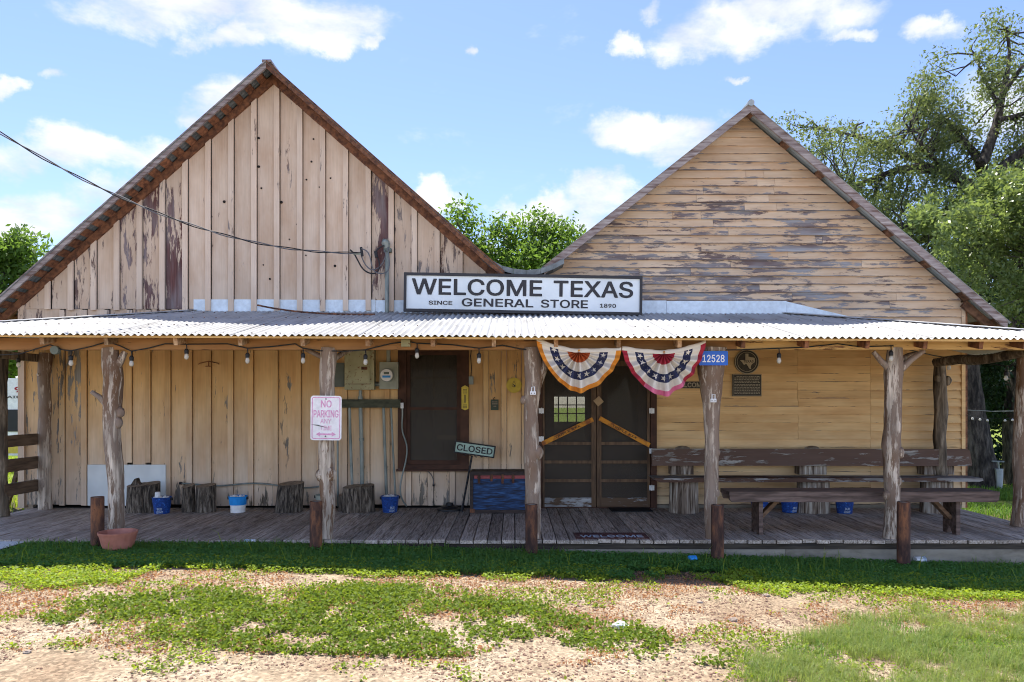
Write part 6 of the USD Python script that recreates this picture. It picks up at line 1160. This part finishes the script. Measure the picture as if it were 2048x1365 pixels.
# thin sprigs all over the gravel
def sprig(x, y):
    p, q = to_px(x, y); m = nz(x, y, 2.0, 71) + 0.5 * (nz(x, y, 9.0, 72) - 0.5) + rs.normal(size=len(x)) * 0.035
    return (y < -3.05) & (m > np.where(q < 1215, 0.50, np.where(q < 1290, 0.585, 0.64)))
x, y, z = scatter(70000, -5.5, 5.5, -5.9, -3.1, sprig); k = len(x) // 2
stuff('low_weeds', 'thin sprigs of yellow green weeds over the gravel', leaf_mesh(x[:k], y[:k], z[:k], 0.011, 0.0, 0.035, 0.8), 'yellowgreen', 'weeds'); stuff('low_weeds', 'thin sprigs of green weeds over the gravel', leaf_mesh(x[k:], y[k:], z[k:], 0.011, 0.0, 0.035, 0.8), 'clover', 'weeds')
# fine pale grass right front
def tuft(x, y):
    p, q = to_px(x, y); e = ((p - 1890) / 370) ** 2 + ((q - 1330) / 105) ** 2
    return e + rs.normal(size=len(x)) * 0.16 < 0.95 + 1.4 * (nz(x, y, 2.2, 31) - 0.5)
x, y, z = scatter(110000, 1.0, 5.0, -5.9, -3.6, lambda x, y: tuft(x, y) & (nz(x, y, 5, 33) + 0.5 * (nz(x, y, 14, 34) - 0.5) > 0.46)); stuff('grass', 'fine pale feathery grass patch at the right front', blade_mesh(x, y, z, 0.085, 0.0013, 1.1), 'pale_grass', 'grass')
x, y, z = scatter(16000, 1.2, 4.8, -5.9, -3.8, lambda x, y: tuft(x, y) & (nz(x, y, 1.8, 35) > 0.5)); stuff('grass', 'greener tufts inside the pale grass patch', blade_mesh(x, y, z, 0.07, 0.0022, 0.9), 'grass', 'grass')
# dry reddish weeds and straw
def dryk(x, y):
    p, q = to_px(x, y); band = ((q > 1140) & (q < 1270) & (nz(x, y, 2.4, 41) + rs.normal(size=len(x)) * 0.05 > 0.52)) | ((p < 160) & (q < 1290) & (nz(x, y, 2.0, 42) > 0.42)) | ((p > 1750) & (q < 1290) & (nz(x, y, 2.0, 43) > 0.46)) | (nz(x, y, 3.0, 44) > 0.66)
    return band & (y < -3.05) & ~tuft(x, y)
x, y, z = scatter(60000, -5.5, 5.5, -5.6, -3.1, dryk); k = len(x) // 4
stuff('dry_weeds', 'thin reddish and straw coloured weeds over the gravel', blade_mesh(x[:k], y[:k], z[:k], 0.035, 0.0022, 1.0), 'dry', 'weeds'); stuff('dry_weeds', 'small dried leaves creeping over the gravel', leaf_mesh(x[k:], y[k:], z[k:], 0.0085, 0.0, 0.022, 1.0), 'dry', 'weeds')
# grass of the yard beside and behind the store
x, y, z = scatter(60000, 6.1, 13, -2.5, 9, lambda x, y: nz(x, y, 1.2, 51) > 0.35); stuff('grass', 'sunny yard grass right of the store', blade_mesh(x, y, z, 0.10, 0.006, 0.7), 'grass', 'grass')
x, y, z = scatter(30000, -16, -6.75, -1.5, 10, lambda x, y: nz(x, y, 1.2, 52) > 0.35); stuff('grass', 'sunny yard grass left of the store', blade_mesh(x, y, z, 0.10, 0.006, 0.7), 'yellowgreen', 'grass')
# tall stray stalks
x, y, z = scatter(70, -5.2, 5.5, -3.4, -2.5, free); stuff('tall_stalks', 'few tall stray grass stalks at the porch edge', blade_mesh(x, y, z, 0.22, 0.004, 0.9), 'yellowgreen', 'grass')
# pebbles
x, y, z = scatter(60000, -5.5, 5.5, -6.2, -3.0, lambda x, y: nz(x, y, 1.5, 61) > 0.3); s_ = trimesh.creation.icosphere(0, 1.0); pv, pf = np.array(s_.vertices), np.array(s_.faces)
r = 0.003 + 0.010 * rs.uniform(0, 1, len(x)) ** 5.0; sq = rs.uniform(0.6, 1.3, (len(x), 3)) * (1, 1, 0.6); th = rs.uniform(0, PI, len(x)); q = pv[None] * sq[:, None] * r[:, None, None]
q = np.stack([q[..., 0] * np.cos(th)[:, None] - q[..., 1] * np.sin(th)[:, None], q[..., 0] * np.sin(th)[:, None] + q[..., 1] * np.cos(th)[:, None], q[..., 2]], -1) + np.stack([x, y, z + r * 0.2], 1)[:, None]
stuff('gravel', 'scattered pinkish pebbles and grit', MB().add(q.reshape(-1, 3), (pf[None] + np.arange(len(x))[:, None, None] * len(pv)).reshape(-1, 3)), 'pebble', 'gravel')
